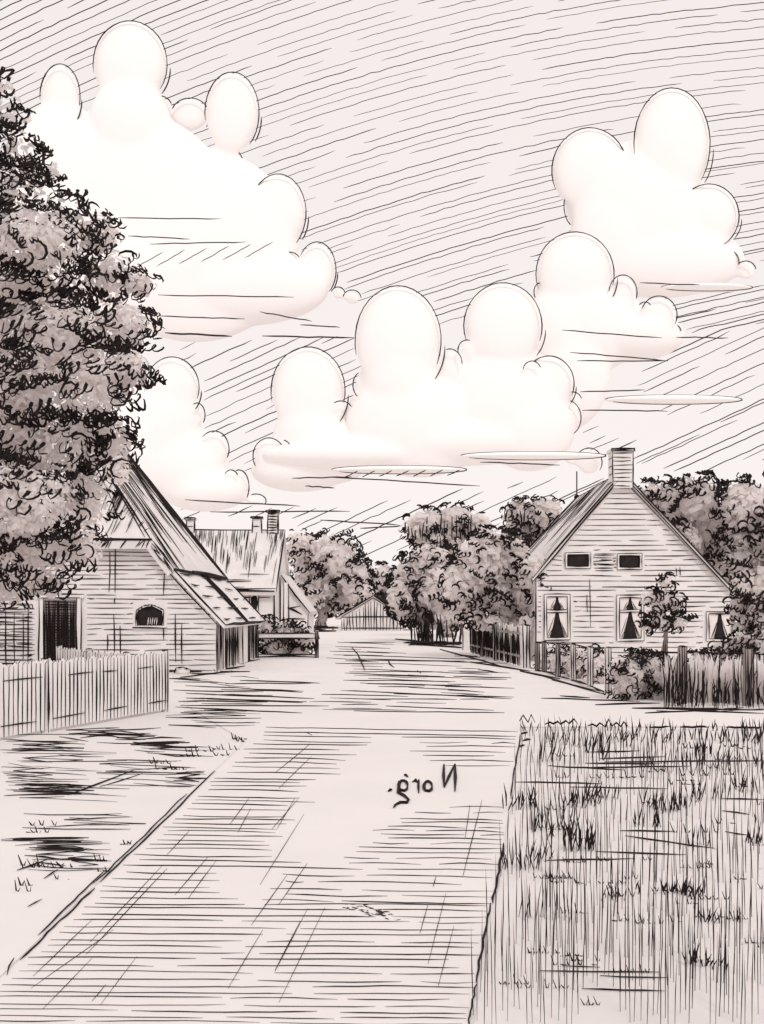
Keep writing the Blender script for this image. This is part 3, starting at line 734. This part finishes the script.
def window(root, x0, x1, z0, z1, Y, bar=None, curt=None, fw=.09, w_=1.5, pane=DARK):
    m = MB(); m.box((x0+.02, Y-.012, z0+.02), (x1-.02, Y+.01, z1-.02), pane); o = m.build('window', root)
    m = MB(); d = .055
    for (a, b) in (((x0, z0), (x0+fw, z1)), ((x1-fw, z0), (x1, z1)), ((x0+fw, z0), (x1-fw, z0+fw)), ((x0+fw, z1-fw), (x1-fw, z1))): m.box((a[0], Y-d, a[1]), (b[0], Y, b[1]), PAPER)
    if bar: m.box((x0+fw, Y-d+.006, bar-fw*.45), (x1-fw, Y, bar+fw*.45), PAPER)
    f = Y-d-.008
    edge(m, [(x0,f,z0),(x0,f,z1),(x1,f,z1),(x1,f,z0),(x0,f,z0)], w_)
    edge(m, [(x0+fw,f,z0+fw),(x0+fw,f,z1-fw),(x1-fw,f,z1-fw),(x1-fw,f,z0+fw),(x0+fw,f,z0+fw)], w_)
    if bar:
        for s in (-1, 1): m.ink((x0+fw, f, bar+s*fw*.45), (x1-fw, f, bar+s*fw*.45), R(Y, w_*.9))
    m.build('frame', o)
    if curt:
        for (za, zb, tw, bw) in curt:                 # light curtains drawn aside in an A
            mx = (x0 + x1) / 2; a, b = x0 + fw, x1 - fw
            for s in (-1, 1):
                edg = a if s < 0 else b
                c = MB(); poly = [(edg, za), (mx + s*bw, za), (mx + s*(bw*.55+tw*.45)*.9, za + (zb-za)*.45), (mx + s*tw, zb), (edg, zb)]
                c.slab([(x, Y-.022, z) for x, z in poly], (0, .006, 0), LINEN)
                for k in range(3): c.ink((mx+s*(bw+.02+k*.04), Y-.03, za+.02), (mx+s*(tw+.02+k*.02), Y-.03, za+(zb-za)*uni(.4,.8)), R(Y, .8))
                c.build('curtain', o)
    return o
window(cot, P(250,0,C0)[0], P(258.5,0,C0)[0], P(0,611,C0)[2], P(0,595,C0)[2], C0, fw=.07)
dp = MB()
for px in (283.5, 288.5):
    x = P(px, 0, C0-.2)[0]; edge(dp, [(x, C0-.2, 0), (x, C0-.2, 2.9)], 1.7)
dp.tube([(P(286,0,C0)[0], C0-.15, 0), (P(286,0,C0)[0], C0-.15, 2.95)], .09, PAPER, k=8, taper=False)
dp.build('drainpipe', cot)
w = MB(); y = 46.0
lp = [P(281,640,y), P(308,640,y), P(308,612,y), P(281,577,y)]; lp = [(a[0], a[1], max(0, a[2])) for a in lp]; lp[0] = (lp[0][0], y, 0); lp[1] = (lp[1][0], y, 0)
w.slab(lp, (0, 4, 0), PAPER)
w.ink(P(286,607,y-.03), P(302,614,y-.03), R(y, 2.0)); w.ink(P(286,608,y-.03), P(300,606,y-.03), R(y,1.5)); w.ink(P(284,619,y-.03), P(305,619,y-.03), R(y,1.5))
edge(w, [(lp[1][0], y-.02, 0), lp[2]], 1.6); w.build('lean_to', cot)
w = MB(); a = np.array(lp[3]); b = np.array(lp[2]); ext = b + (b - a) * .08
w.slab([a+np.array((0,-.2,.02)), ext+np.array((0,-.2,.02)), ext+np.array((0,4.2,.02)), a+np.array((0,4.2,.02))], (.05, 0, .14), ROOF)
edge(w, [a+np.array((0,-.22,.05)), ext+np.array((0,-.22,.05))], 2.8); w.build('lean_to_roof', cot)

# ================================================================== rail fence with a garden hedge, low rail, far shed
rf = thing('rail_fence', 'short two-rail garden fence with a thick end post right of the barn', 'fence', (-3.4, 36.4, 0))
fy = 36.4; fx0, fx1 = P(257,0,fy)[0], P(317,0,fy)[0]
for i, x in enumerate((fx0, fx1)):
    m = MB(); m.box((x-.06, fy-.06, 0), (x+.06, fy+.06, P(0,630,fy)[2]), GREYW); zt = P(0,630,fy)[2]
    for s in (-.05, .0, .05): m.ink((x+s, fy-.07, 0), (x+s, fy-.07, zt), R(fy, 1.6))
    m.build('post', rf)
for (za, zb, ww) in ((P(0,638,fy)[2], P(0,633,fy)[2], 2.0), (.06, .14, 2.4)):
    m = MB(); m.box((fx0+.06, fy-.03, za), (fx1-.06, fy+.03, zb), WOOD)
    m.ink((fx0, fy-.04, za), (fx1, fy-.04, za), R(fy, ww)); m.ink((fx0, fy-.04, zb), (fx1, fy-.04, zb), R(fy, ww*.8)); m.build('rail', rf)
def bush(name, label, cl_, base, group=None, **kw):
    t = thing(name, label, 'bush', base, group)
    crown(cl_, **kw).build('foliage', t)
    m = MB(); c = np.array(base)
    for k in range(3):
        tgt = np.array(random.choice(cl_)[0]); m.tube([c + np.array((uni(-.1,.1),0,0)), (c + tgt)/2 + np.array((uni(-.1,.1),0,0)), tgt], [.05, .035, .015], BARK, k=6, taper=False)
    m.build('stem', t); return t
bush('garden_bush', 'low leafy bush growing behind the two-rail fence beside the barn', cl([(268,632,12,16),(285,634,13,15),(300,637,13,13),(275,648,14,12),(298,649,14,10)], 37.6, .3), (-3.7, 37.6, 0),
     leaf=.16, leaf_n=900, squig_n=100, sq=.23, tr=R(37, 1.5), wash=WASH2, seed=1, dens=.25)
lr = thing('low_rail', 'low dark wooden rail standing left of the far shed', 'rail', (-3.6, 80, 0)); y = 80
for (a, b, py) in ((306,338,627.5),(305,336,631)):
    m = MB(); p, q = P(a,py,y), P(b,py,y); m.box((p[0], y-.08, p[2]-.1), (q[0], y+.08, p[2]+.08), GREYW); m.ink((p[0], y-.1, p[2]), (q[0], y-.1, p[2]+.02), R(y, 2.4)); m.ink((p[0]+.4, y-.1, p[2]+.1), (q[0]-.8, y-.1, p[2]+.1), R(y, 1.4)); m.build('rail', lr)
for px in (309, 333):
    m = MB(); x = P(px,0,y)[0]; m.box((x-.1, y-.06, 0), (x+.1, y+.06, P(0,626,y)[2]), GREYW); m.build('post', lr)

SY = 84.0
shed = thing('wooden_shed', 'far wooden shed with vertical boards and a low gable at the end of the road', 'shed', (-.8, SY, 0))
ax, az = P(373,0,SY)[0], P(0,597,SY)[2]; sx0, sx1 = P(342,0,SY)[0], P(404,0,SY)[0]; ez = P(0,617,SY)[2]; ry = SY + 7
w = MB(); w.slab([(sx0,SY,0),(sx1,SY,0),(sx1,SY,ez),(ax,SY,az-.12),(sx0,SY,ez)], (0,7,0), WOOD)
x = sx0
while x < sx1:
    t = (ax - x)/(ax - sx0) if x < ax else (x - ax)/(sx1 - ax); z = az - .15 + (ez - az)*t
    w.ink((x, SY-.03, .05), (x+uni(-.08,.08), SY-.03, z - uni(0,.2)), R(SY, uni(.9,1.5))); x += uni(.16, .34)
for pyy in (617, 628): w.ink((sx0, SY-.04, P(0,pyy,SY)[2]), (sx1, SY-.04, P(0,pyy,SY)[2]), R(SY, 1.3))
w.build('wall', shed)
w = MB(); bx = 1.5
for s, x in ((-1, sx0-.55), (1, sx1+.5)):
    a, b = np.array((ax, SY-.3, az)), np.array((x, SY-.3, ez-.22)); off = np.array((bx, 7.6, 0))
    w.slab([a, b, b+off, a+off], (0, 0, .14), ROOF); edge(w, [a+np.array((0,-.05,.1)), b+np.array((0,-.05,.1))], 2.2)
    for i in range(22):
        q = a + off*(i/22.); p = b + off*(i/22.)
        if s > 0: w.ink(q+np.array((.03,0,.18)), q + (p-q)*uni(.4,1)+np.array((.03,0,.18)), R(SY, 1.0))
w.build('roof', shed)

# ================================================================== TREES
KW = dict(npl=5)
random.seed(5)
# the big tree at the left edge
TY = 16.0
big = [(5,86,9,15),(10,108,14,18),(27,120,10,9),(14,148,27,22),(48,168,15,13),(20,178,34,18),(10,200,50,34),(60,215,34,22),(35,240,60,34),(95,235,26,22),(25,290,68,44),(105,275,36,28),(140,285,18,14),(55,340,70,44),(120,325,34,26),
       (15,390,70,44),(95,385,46,36),(130,370,22,24),(30,440,70,42),(100,440,36,34),(15,500,66,42),(80,500,34,36),(30,550,50,36),(80,548,24,22),(8,585,34,24),(45,585,22,14),(-50,300,80,120),(-50,480,80,110),(-60,160,60,80),(118,470,14,16)]
t = thing('leafy_tree', 'tall dense leafy tree filling the left edge in front of the barn', 'tree', (-7.1, TY, 0))
m = MB(); trunk(m, (-7.1, TY, 0), (-6.9, TY, 4.2), .28, .17, [P(35,300,TY), P(55,430,TY), P(15,180,TY), P(-60,300,TY), P(80,500,TY), P(-30,520,TY)]); m.build('trunk', t)
cb = cl(big, TY, 1.3)
top = [c for c, b in zip(cb, big) if b[1] < 225]; bot = [c for c, b in zip(cb, big) if b[1] >= 225]
c1 = crown(bot, leaf=.06, leaf_n=24000, squig_n=1300, sq=.18, tr=R(TY, 2.1), seed=2, dens=.26, npl=6, cfrac=.1, loose=.35, nscale=.65)
c2 = crown(top, leaf=.07, leaf_n=900, squig_n=330, sq=.18, tr=R(TY, 2.1), wash=WASH2, seed=3, dens=.35, npl=6, cfrac=.05, loose=.35)
for V, in zip(c2.v): pass
o = c1.n; c1.v += c2.v; c1.f += [tuple(i + o for i in f) for f in c2.f]; mp = [c1.mi(q) for q in c2.mats]; c1.m += [mp[i] for i in c2.m]; c1.n += c2.n
c1.build('crown', t)

def px_tree(name, label, Y, base_px, items, trk, dy=1.0, group='trees standing around the village road', **kw):
    base = (P(base_px, 0, Y)[0], Y, 0)
    return make_tree(name, label, 'tree', base, cl(items, Y, dy), trk, kw, group)
px_tree('round_tree', 'round leafy tree behind the cottage lean-to with a short dark trunk', 98, 321, [(310,560,28,26),(335,556,26,26),(300,545,18,15),(325,585,36,26),(350,575,22,22),(305,600,24,18),(340,600,26,16),(360,592,16,14)], (.55,.4,.35), 1.5,
        leaf=.42, leaf_n=2600, squig_n=260, sq=.48, tr=R(98, 1.7), seed=4, dens=.1, npl=5, cfrac=.4)
px_tree('round_tree', 'small round tree directly behind the far shed roof', 112, 376, [(368,582,16,18),(384,580,15,17),(376,596,20,14),(395,592,10,14)], (.5,.35,.4), 1.5,
        leaf=.45, leaf_n=1300, squig_n=150, sq=.5, tr=R(112, 1.7), seed=5, dens=.15, npl=5, cfrac=.4)
px_tree('broad_tree', 'left leafy tree of the roadside clump, dark stems below its crown', 54, 428, [(412,580,22,28),(430,562,24,20),(400,598,14,22),(440,590,24,28),(418,610,24,16),(446,612,18,14),(425,622,18,10),(452,624,14,9)], (.22,.16,.4), .9,
        leaf=.24, leaf_n=2400, squig_n=200, sq=.30, tr=R(54, 1.8), seed=6, dens=.12, npl=5, cfrac=.45)
px_tree('broad_tree', 'large round leafy tree right of the roadside clump beside the gable house', 36, 500, [(480,565,32,30),(512,560,26,28),(462,585,22,28),(500,590,38,30),(528,590,18,32),(470,608,22,18),(515,612,28,14),(490,545,24,18),(534,572,16,22,-1.5),(540,600,12,26,-1.5),(490,622,24,11),(515,626,18,11),(530,625,14,12,-1.4)], (.2,.14,.4), .5,
        leaf=.17, leaf_n=3800, squig_n=280, sq=.20, tr=R(36, 1.8), seed=7, dens=.1, npl=5, cfrac=.55)
def hatched(label, Y, bx, items, seed, dens):
    t = px_tree('poplar_tree', label, Y, bx, items, (.3,.2,.5), 1.0, leaf=.3, leaf_n=1700, squig_n=130, sq=.32, tr=R(Y, 1.6), seed=seed, dens=dens, npl=5, cfrac=.5)
    cr_ = [c for c in t.children if c.name.startswith('crown')][0]
    m = MB(); 
    for (px, py, rx, ry) in items:
        x = -rx * .9
        while x < rx * .95:
            hh = ry * math.sqrt(max(.02, 1 - (x/rx)**2)); m.ink(P(px+x, py - hh*uni(-.2,.7), Y - rx*Y/F*.75), P(px+x+uni(-1.5,1.5), py + hh*uni(.5,1.1), Y - rx*Y/F*.75), R(Y, uni(1.5,2.3))); x += uni(2.5, 5)
    m.build('twigs', t)
hatched('tall tree with upright twigs behind the left of the roadside clump', 64, 448, [(425,528,22,20),(455,524,24,20),(478,530,16,18),(440,545,30,18)], 8, .0)
hatched('tall tree with upright twigs rising just left of the thatched gable roof', 58, 530, [(522,515,20,18),(545,512,20,15),(515,540,16,22),(535,540,22,20)], 9, .0)
px_tree('broad_tree', 'leafy tree close behind the right roof slope of the gable house', 52, 692, [(668,510,26,30),(695,500,30,26),(680,545,28,28),(712,530,26,34),(700,570,26,24),(655,495,16,16),(725,565,20,30)], (.35,.25,.4), 1.0,
        leaf=.24, leaf_n=3600, squig_n=260, sq=.38, tr=R(52, 1.9), seed=10, dens=.15, npl=5, cfrac=.35)
px_tree('broad_tree', 'leafy tree at the right edge of the view beyond the climbing shrub', 49, 760, [(745,505,26,28),(765,530,36,40),(740,545,20,34),(760,580,34,28),(790,520,30,50)], (.35,.25,.4), 1.0,
        leaf=.24, leaf_n=3000, squig_n=230, sq=.38, tr=R(49, 1.9), seed=11, dens=.15, npl=5, cfrac=.35)
# undergrowth and stems under the clump
m = MB(); y = 50
for i in range(34):
    px = uni(410, 466); b = P(px, 0, y)[0]; m.ink((b, y+uni(-1,1), 0), (b + uni(-.25,.25), y, uni(.7, 1.7)), R(y, uni(1.4, 2.8)))
for i in range(16):
    px = uni(400, 450); p = P(px, 0, y-1); m.ink((p[0], y-1+uni(-1,.5), .05+rnd()*.15), (p[0]+uni(.5,1.5), y-1, .05+rnd()*.15), R(y, 2.4))
tag(m.build('undergrowth', loc=(2.7, y, 0)), 'dark bare stems and litter under the left trees of the roadside clump', 'undergrowth', kind='stuff')

# ================================================================== right hand fences
def post(mb, x, y, h, w_, m=WOOD, n=3, wd=1.6):
    mb.box((x-w_/2, y-w_/2, 0), (x+w_/2, y+w_/2, h), m); f = y - w_/2 - .01
    for i in range(n): xx = x - w_/2 + w_ * i/(n-1); mb.ink((xx, f, 0), (xx+uni(-.01,.01), f, h), R(y, wd))
    mb.ink((x-w_/2, f, h), (x+w_/2, f, h), R(y, wd))
gp = MB(); q = G(466, 650); post(gp, q[0], q[1], 1.32, .33, PAPER, 2, 1.4)
tag(gp.build('gate_post', loc=q), 'broad white gate post at the left end of the dark board fence', 'gate post')
bf = thing('board_fence', 'dark weathered board fence under the large round tree', 'fence', G(498, 660))
A, Bv = np.array(G(471, 653)), np.array(G(521, 667)); m = MB(); n = 30
for i in range(n):
    p = A + (Bv - A) * (i + .1)/n; q = A + (Bv - A) * (i + .9)/n; h = 1.35 + uni(-.08, .06) - .12 * i/n
    m.slab([p + np.array((0,0,.04)), q + np.array((0,0,.04)), q + np.array((0,0,h)), p + np.array((0,0,h))], (.03, .01, 0), WOOD)
    for k in range(2): s = rnd(); a = p + (q-p)*s; m.ink(a + np.array((-.02,-.01,.03)), a + np.array((-.02,-.01,h*uni(.7,1))), R(a[1], uni(1.4, 2.6)))
m.build('board_panel', bf)
for zz in (.3, 1.0):
    m = MB(); m.slab([A+np.array((-.01,0,zz)), Bv+np.array((-.01,0,zz)), Bv+np.array((-.01,0,zz+.07)), A+np.array((-.01,0,zz+.07))], (-.03,-.01,0), GREYW); m.build('rail', bf)
for s in (.32, .6):
    m = MB(); p = A + (Bv-A)*s; post(m, p[0]-.08, p[1], 1.3, .1, WOOD, 3, 1.8); m.build('post', bf)
m = MB(); q = G(526, 668); post(m, q[0], q[1], 1.3, .2, PAPER, 3, 2.0); tag(m.build('fence_post', loc=q), 'stout pale post where the board fence meets the wire fence', 'post')
wf = thing('wire_fence', 'wire garden fence on thin posts running along the road before the gable house', 'fence', G(575, 680))
posts = []
for (px, py, top, wd) in [(537,671,642,4),(544,672,641,4),(558,677,643,4.5),(573,681,643,5),(590,687,646,5),(608,694,647,6)]:
    q = G(px, py); h = EYE - (top - HZ)/F*q[1]; m = MB(); post(m, q[0], q[1], h, wd/F*q[1], WOOD if wd > 4.5 else GREYW, 3, 1.5); m.build('post', wf); posts.append((q, h))
m = MB()
for (q, h), (q2, h2) in zip(posts[:-1], posts[1:]):
    for f_ in (.97, .04): m.ink((q[0]-.03, q[1], h*f_), (q2[0]-.03, q2[1], h2*f_), R(q[1], 1.4 if f_ > .5 else 2.2))
m.build('wire', wf)
wf = thing('wire_fence', 'wire fence with dark posts at the right edge along tall rushes', 'fence', G(715, 704))
posts = []
for (px, py, top, wd) in [(631,698,648,4.5),(682,704,646,7),(748,706,648,8),(815,708,650,8)]:
    q = G(px, py); h = EYE - (top - HZ)/F*q[1]; m = MB(); post(m, q[0], q[1], h, wd/F*q[1], GREYW, 4, 1.9); m.build('post', wf); posts.append((q, h))
m = MB()
for (q, h), (q2, h2) in zip(posts[:-1], posts[1:]): m.ink((q[0], q[1], h*.9), (q2[0], q2[1], h2*.9), R(q[1], 1.6), seg=9)
m.build('wire', wf)
# rushes along that fence
m = MB()
for i in range(210):
    px = uni(664, 800); yb = 706 + uni(-6, 3); Y = GY(yb); h = uni(.18, .55) if rnd() < .55 else uni(.6, .98)
    b = P(px, 0, Y)[0]; m.tube([(b, Y, 0), (b+uni(-.05,.05), Y, h*.6), (b+uni(-.06,.06), Y, h)], R(Y, uni(1.0, 2.1)), INK, k=3)
m2 = m
for i in range(700):
    px = uni(664, 800); Y = GY(702) + uni(-.2, .5); b = P(px, 0, Y)[0]; h = uni(.4, .95); ww = .028
    m.add([(b-ww, Y, 0), (b+ww, Y, 0), (b+ww*.7+uni(-.04,.04), Y+uni(-.05,.05), h*.7), (b+uni(-.1,.1), Y, h)], [(0,1,2,3)], WASH2)
for i in range(10): x = uni(655, 720); m.ink(G(x, 709+uni(-2,3)), G(x+uni(30,70), 709+uni(-1,4)), R(18, 2.4))
tag(m.build('rushes', loc=G(715, 706)), 'thick upright rushes crowding the wire fence at the right edge', 'rushes', kind='stuff')
# ink strokes drawn as shadow along the fence foot, barn side and paths' rim
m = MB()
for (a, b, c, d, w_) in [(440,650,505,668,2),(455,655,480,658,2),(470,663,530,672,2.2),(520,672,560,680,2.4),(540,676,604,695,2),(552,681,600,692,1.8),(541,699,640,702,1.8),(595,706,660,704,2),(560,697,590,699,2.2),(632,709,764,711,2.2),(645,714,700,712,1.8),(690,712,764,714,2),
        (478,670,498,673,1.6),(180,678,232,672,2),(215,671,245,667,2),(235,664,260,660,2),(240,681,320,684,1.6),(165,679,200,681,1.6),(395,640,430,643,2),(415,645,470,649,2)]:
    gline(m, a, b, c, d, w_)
tag(m.build('foot_shade_strokes'), 'thin dark ink strokes drawn as shade along the fence foot and barn side', 'straw', kind='stuff')

bush('hedge_bush', 'low hedge bush seen between the thin posts of the wire fence', cl([(545,660,10,16,5.5),(562,662,13,17,3.5),(580,666,14,18,1.7),(598,670,13,20,-.3),(572,658,14,12,2.6),(592,660,13,12,.4)], 24.2), (5.0, 25.6, 0),
     leaf=.11, leaf_n=1100, squig_n=110, sq=.15, tr=R(24, 1.4), wash=WASH2, seed=12, dens=.08, cfrac=.4)
bush('corner_bush', 'rounded pale bush at the fence corner in front of the middle house window', cl([(630,680,20,22),(650,676,20,24),(642,668,24,16),(660,690,12,14),(622,692,12,12),(618,670,10,16)], 19.6, .15), (5.05, 19.6, 0),
     leaf=.10, leaf_n=1300, squig_n=110, sq=.13, tr=R(19.6, 1.5), wash=WASH2, seed=13, dens=.05, cfrac=.45)
bush('climbing_shrub', 'tall looping shrub covering the right corner of the gable house', cl([(740,588,8,15),(738,606,10,13),(741,624,9,11),(745,640,14,11),(726,650,17,10),(706,658,15,8),(757,612,12,16),(760,642,14,22),(702,668,18,8),(730,667,22,9)], 21.5, .2), (7.3, 21.5, 0),
     leaf=.10, leaf_n=900, squig_n=170, sq=.18, tr=R(21.5, 1.7), wash=WASH2, seed=14, dens=.1, cfrac=.15)
sap = thing('sapling', 'small young tree with a thin bent trunk before the gable house', 'tree', (P(664,0,25)[0], 25, 0))
m = MB(); m.tube([P(664,680,25)[:2]+(0,), P(663,655,25), P(666,640,25), P(665,615,25), P(660,590,25)], [.09,.075,.06,.04,.015], BARK, k=7, taper=False)
for s in (-.06,.0,.05): m.ink((P(664,0,25)[0]+s, 24.9, .1), (P(664.5,0,25)[0]+s, 24.9, 1.0), R(25,1.7))
for e in ((648,600),(680,605),(650,622),(683,622)): m.tube([P(665,630,25), P((e[0]+665)/2,(e[1]+625)/2,25), P(*e,25)], [.035,.025,.012], BARK, k=6, taper=False)
m.build('trunk', sap)
crown(cl([(650,598,11,10),(665,582,9,9),(676,603,11,10),(655,615,12,11),(680,622,10,10),(665,625,14,8),(645,625,8,8),(665,602,12,12)], 25, .2), leaf=.085, leaf_n=420, squig_n=85, sq=.15, tr=R(25, 1.8), wash=WASH2, seed=15, dens=.3, cfrac=.4).build('crown', sap)

# ================================================================== gable house on the right
random.seed(21)
H0, H1, HR = 34.0, 46.0, 42.0
hs = thing('gable_house', 'brick gable house with a tall chimney and thatched roof right of the road', 'house', (8.2, H0, 0))
hx0, hx1 = 5.22, P(736,0,H0)[0]; ax_, az_ = P(621.5,0,H0)[0], P(0,476,H0)[2]
el, er = 2.85, P(0,598,H0)[2]
hp = [(hx0,0),(hx1,0),(hx1,er),(ax_,az_-.1),(hx0,el)]
def pw(a, b, c, d): return (P(a,0,H0)[0], P(c,0,H0)[0], P(0,d,H0)[2], P(0,b,H0)[2])
wins = [pw(565,552.5,590.5,568.5), pw(617,553.5,641.5,569.5), pw(544,594,570,640), pw(616.5,595,643.5,641), pw(706,611.5,733,641)]
w = MB(); w.slab([(x, H0, z) for x, z in hp], (0, .3, 0), WALL)
courses(w, hp, H0, .172, [(a-.05, b+.05, c-.05, d+.05) for a, b, c, d in wins], gap=.4, w=.95, lo=.8, hi=3.2)
courses(w, [(P(590,0,H0)[0], P(0,570,H0)[2]), (P(617,0,H0)[0], P(0,570,H0)[2]), (P(617,0,H0)[0], P(0,553,H0)[2]), (P(590,0,H0)[0], P(0,553,H0)[2])], H0, .12, gap=.1, w=1.5)
for (px, a, b) in [(590,579,627),(587,595,612),(676,568,576),(680,567,576)]: w.ink(P(px,a,H0-.015), P(px+.5,b,H0-.015), R(H0, 1.2))
edge(w, [(hx0, H0-.01, 0), (hx0, H0-.01, el)], 1.6)
w.build('front_wall', hs)
w = MB(); w.slab([(hx0, H0+.3, 0), (hx0, H1, 0), (hx0, H1, el), (hx0, H0+.3, el)], (.25,0,0), WALL); w.slab([(hx1, H0+.3, 0), (hx1, H1, 0), (hx1, H1, er), (hx1, H0+.3, er)], (-.25,0,0), WALL)
w.slab([(hx0+.25, H1, 0), (hx1-.25, H1, 0), (hx1-.25, H1, er), (hx0+.25, H1, er)], (0,-.25,0), WALL); w.build('rear_wall', hs)
r = MB(); ov = .16
A = (ax_, H0-ov, az_); Bk = (ax_, HR, az_)
ml, mr = (az_-el)/(ax_-hx0), (az_-er)/(hx1-ax_)
Lf = (hx0-.12, H0-ov, el-.12*ml); Lb = (hx0-.12, H1+.3, el-.12*ml); Rf = (hx1+.12, H0-ov, er-.12*mr); Rb = (hx1+.12, H1+.3, er-.12*mr)
r.slab([A, Lf, Lb, Bk], (.0, 0, .13), ROOF); r.slab([A, Bk, Rb, Rf], (.0, 0, .13), ROOF)
mid = (hx1+.12, H1+.3, er-.12*mr)
r.slab([Bk, Lb, Rb], (0, 0, .13), ROOF)
up_ = np.array((0, 0, .15)); nL = (-ml, 0, 1)
q = lambda p: tuple(np.array(p) + up_)
plane_strokes(r, q(A), q(Bk), q(Lb), q(Lf), 38, .75, nL, tmin=.12, tmax=.5)
plane_strokes(r, q((ax_, 37.5, az_)), q(Bk), q(Lb), q((Lf[0], 40.0, Lf[2])), 7, .8, nL, tmin=.2, tmax=.5)
plane_strokes(r, q(Bk), q(Bk), q(Lb), q(Rb), 20, 1.3, (0,1,1), tmin=.2, tmax=.6)
plane_strokes(r, q(A), q(Bk), q(Rb), q(Rf), 60, 1.3, (mr,0,1), tmin=.2, tmax=.7)
fr_ = np.array((0, -.015, 0))
for (a, b) in ((A, Lf), (A, Rf)):
    a, b = np.array(a) + fr_, np.array(b) + fr_
    r.ink(a + np.array((0,0,.14)), b + np.array((0,0,.14)), R(H0, 2.0), wob=.4); r.ink(a, b, R(H0, 1.8), wob=.4)
edge(r, [q(A), q(Bk)], 1.1); edge(r, [q(Bk), q(Lb)], 1.6); edge(r, [q(Lf), q(Lb)], 1.8)
r.build('roof', hs)
chimney(hs, ax_, H0+.14, az_-.42, .68, P(0,452,H0)[2], None, capd=.05, lines=9, wd=1.3)
m = MB(); m.tube([(ax_, HR-.2, az_), (ax_, HR-.2, P(0,472,HR)[2])], R(HR, 1.5), INK, taper=False); ellipsoid(m, (ax_, HR-.2, az_+.16), (.12,.12,.12), INK, 2); m.build('finial_rod', hs)
for i, (a, b, c, d) in enumerate(wins):
    if i < 2:
        o = window(hs, a, b, c, d, H0, fw=.07, w_=1.2)
    elif i < 4:
        bar = P(0, 611, H0)[2]
        window(hs, a, b, c, d, H0, bar=bar, fw=.09, w_=1.4, curt=[(c+.09, bar-.04, .05, .25), (bar+.04, d-.09, .03, .13)])
    else: window(hs, a, b, c, d, H0, fw=.08, w_=1.4, curt=[(c+.08, d-.08, .05, .2)])

# ================================================================== camera, light, world
cam = bpy.data.cameras.new('camera'); co = bpy.data.objects.new('camera', cam); COL.objects.link(co)
co.location = (0, 0, EYE); co.rotation_euler = (math.pi/2, 0, 0)
cam.sensor_fit = 'VERTICAL'; cam.sensor_height = 36; cam.lens = F / 1024 * 36; cam.shift_y = (HZ - 512) / 1024
cam.clip_start = .1; cam.clip_end = 6000
SC.camera = co
el_, az = math.radians(42), math.radians(162)       # veiled sun behind the viewer
sun = bpy.data.lights.new('sun', 'SUN'); so = bpy.data.objects.new('sun', sun); COL.objects.link(so)
sun.energy = .95; sun.angle = math.radians(14); sun.color = (1, .97, .93)
dv = Vector((math.sin(az) * math.cos(el_), math.cos(az) * math.cos(el_), math.sin(el_)))
so.rotation_euler = dv.to_track_quat('Z', 'Y').to_euler(); so.location = (-20, -20, 40)
wd = bpy.data.worlds.new('World'); SC.world = wd; wd.use_nodes = True
nt = wd.node_tree; nt.nodes.clear()
sky = nt.nodes.new('ShaderNodeTexSky'); sky.sky_type = 'NISHITA'; sky.sun_disc = False; sky.sun_elevation = el_; sky.sun_rotation = az
hs_ = nt.nodes.new('ShaderNodeHueSaturation'); hs_.inputs['Saturation'].default_value = .0
b1 = nt.nodes.new('ShaderNodeBackground'); b1.inputs['Strength'].default_value = .015
b2 = nt.nodes.new('ShaderNodeBackground'); b2.inputs['Color'].default_value = (.865, .80, .78, 1); b2.inputs['Strength'].default_value = 1.0   # even overcast veil
ad = nt.nodes.new('ShaderNodeAddShader'); ou = nt.nodes.new('ShaderNodeOutputWorld')
nt.links.new(sky.outputs[0], hs_.inputs['Color']); nt.links.new(hs_.outputs[0], b1.inputs['Color'])
nt.links.new(b1.outputs[0], ad.inputs[0]); nt.links.new(b2.outputs[0], ad.inputs[1]); nt.links.new(ad.outputs[0], ou.inputs[0])
vs = SC.view_settings; vs.view_transform = 'Standard'; vs.look = 'None'; vs.exposure = 0.0; vs.gamma = 1; vs.use_curve_mapping = False
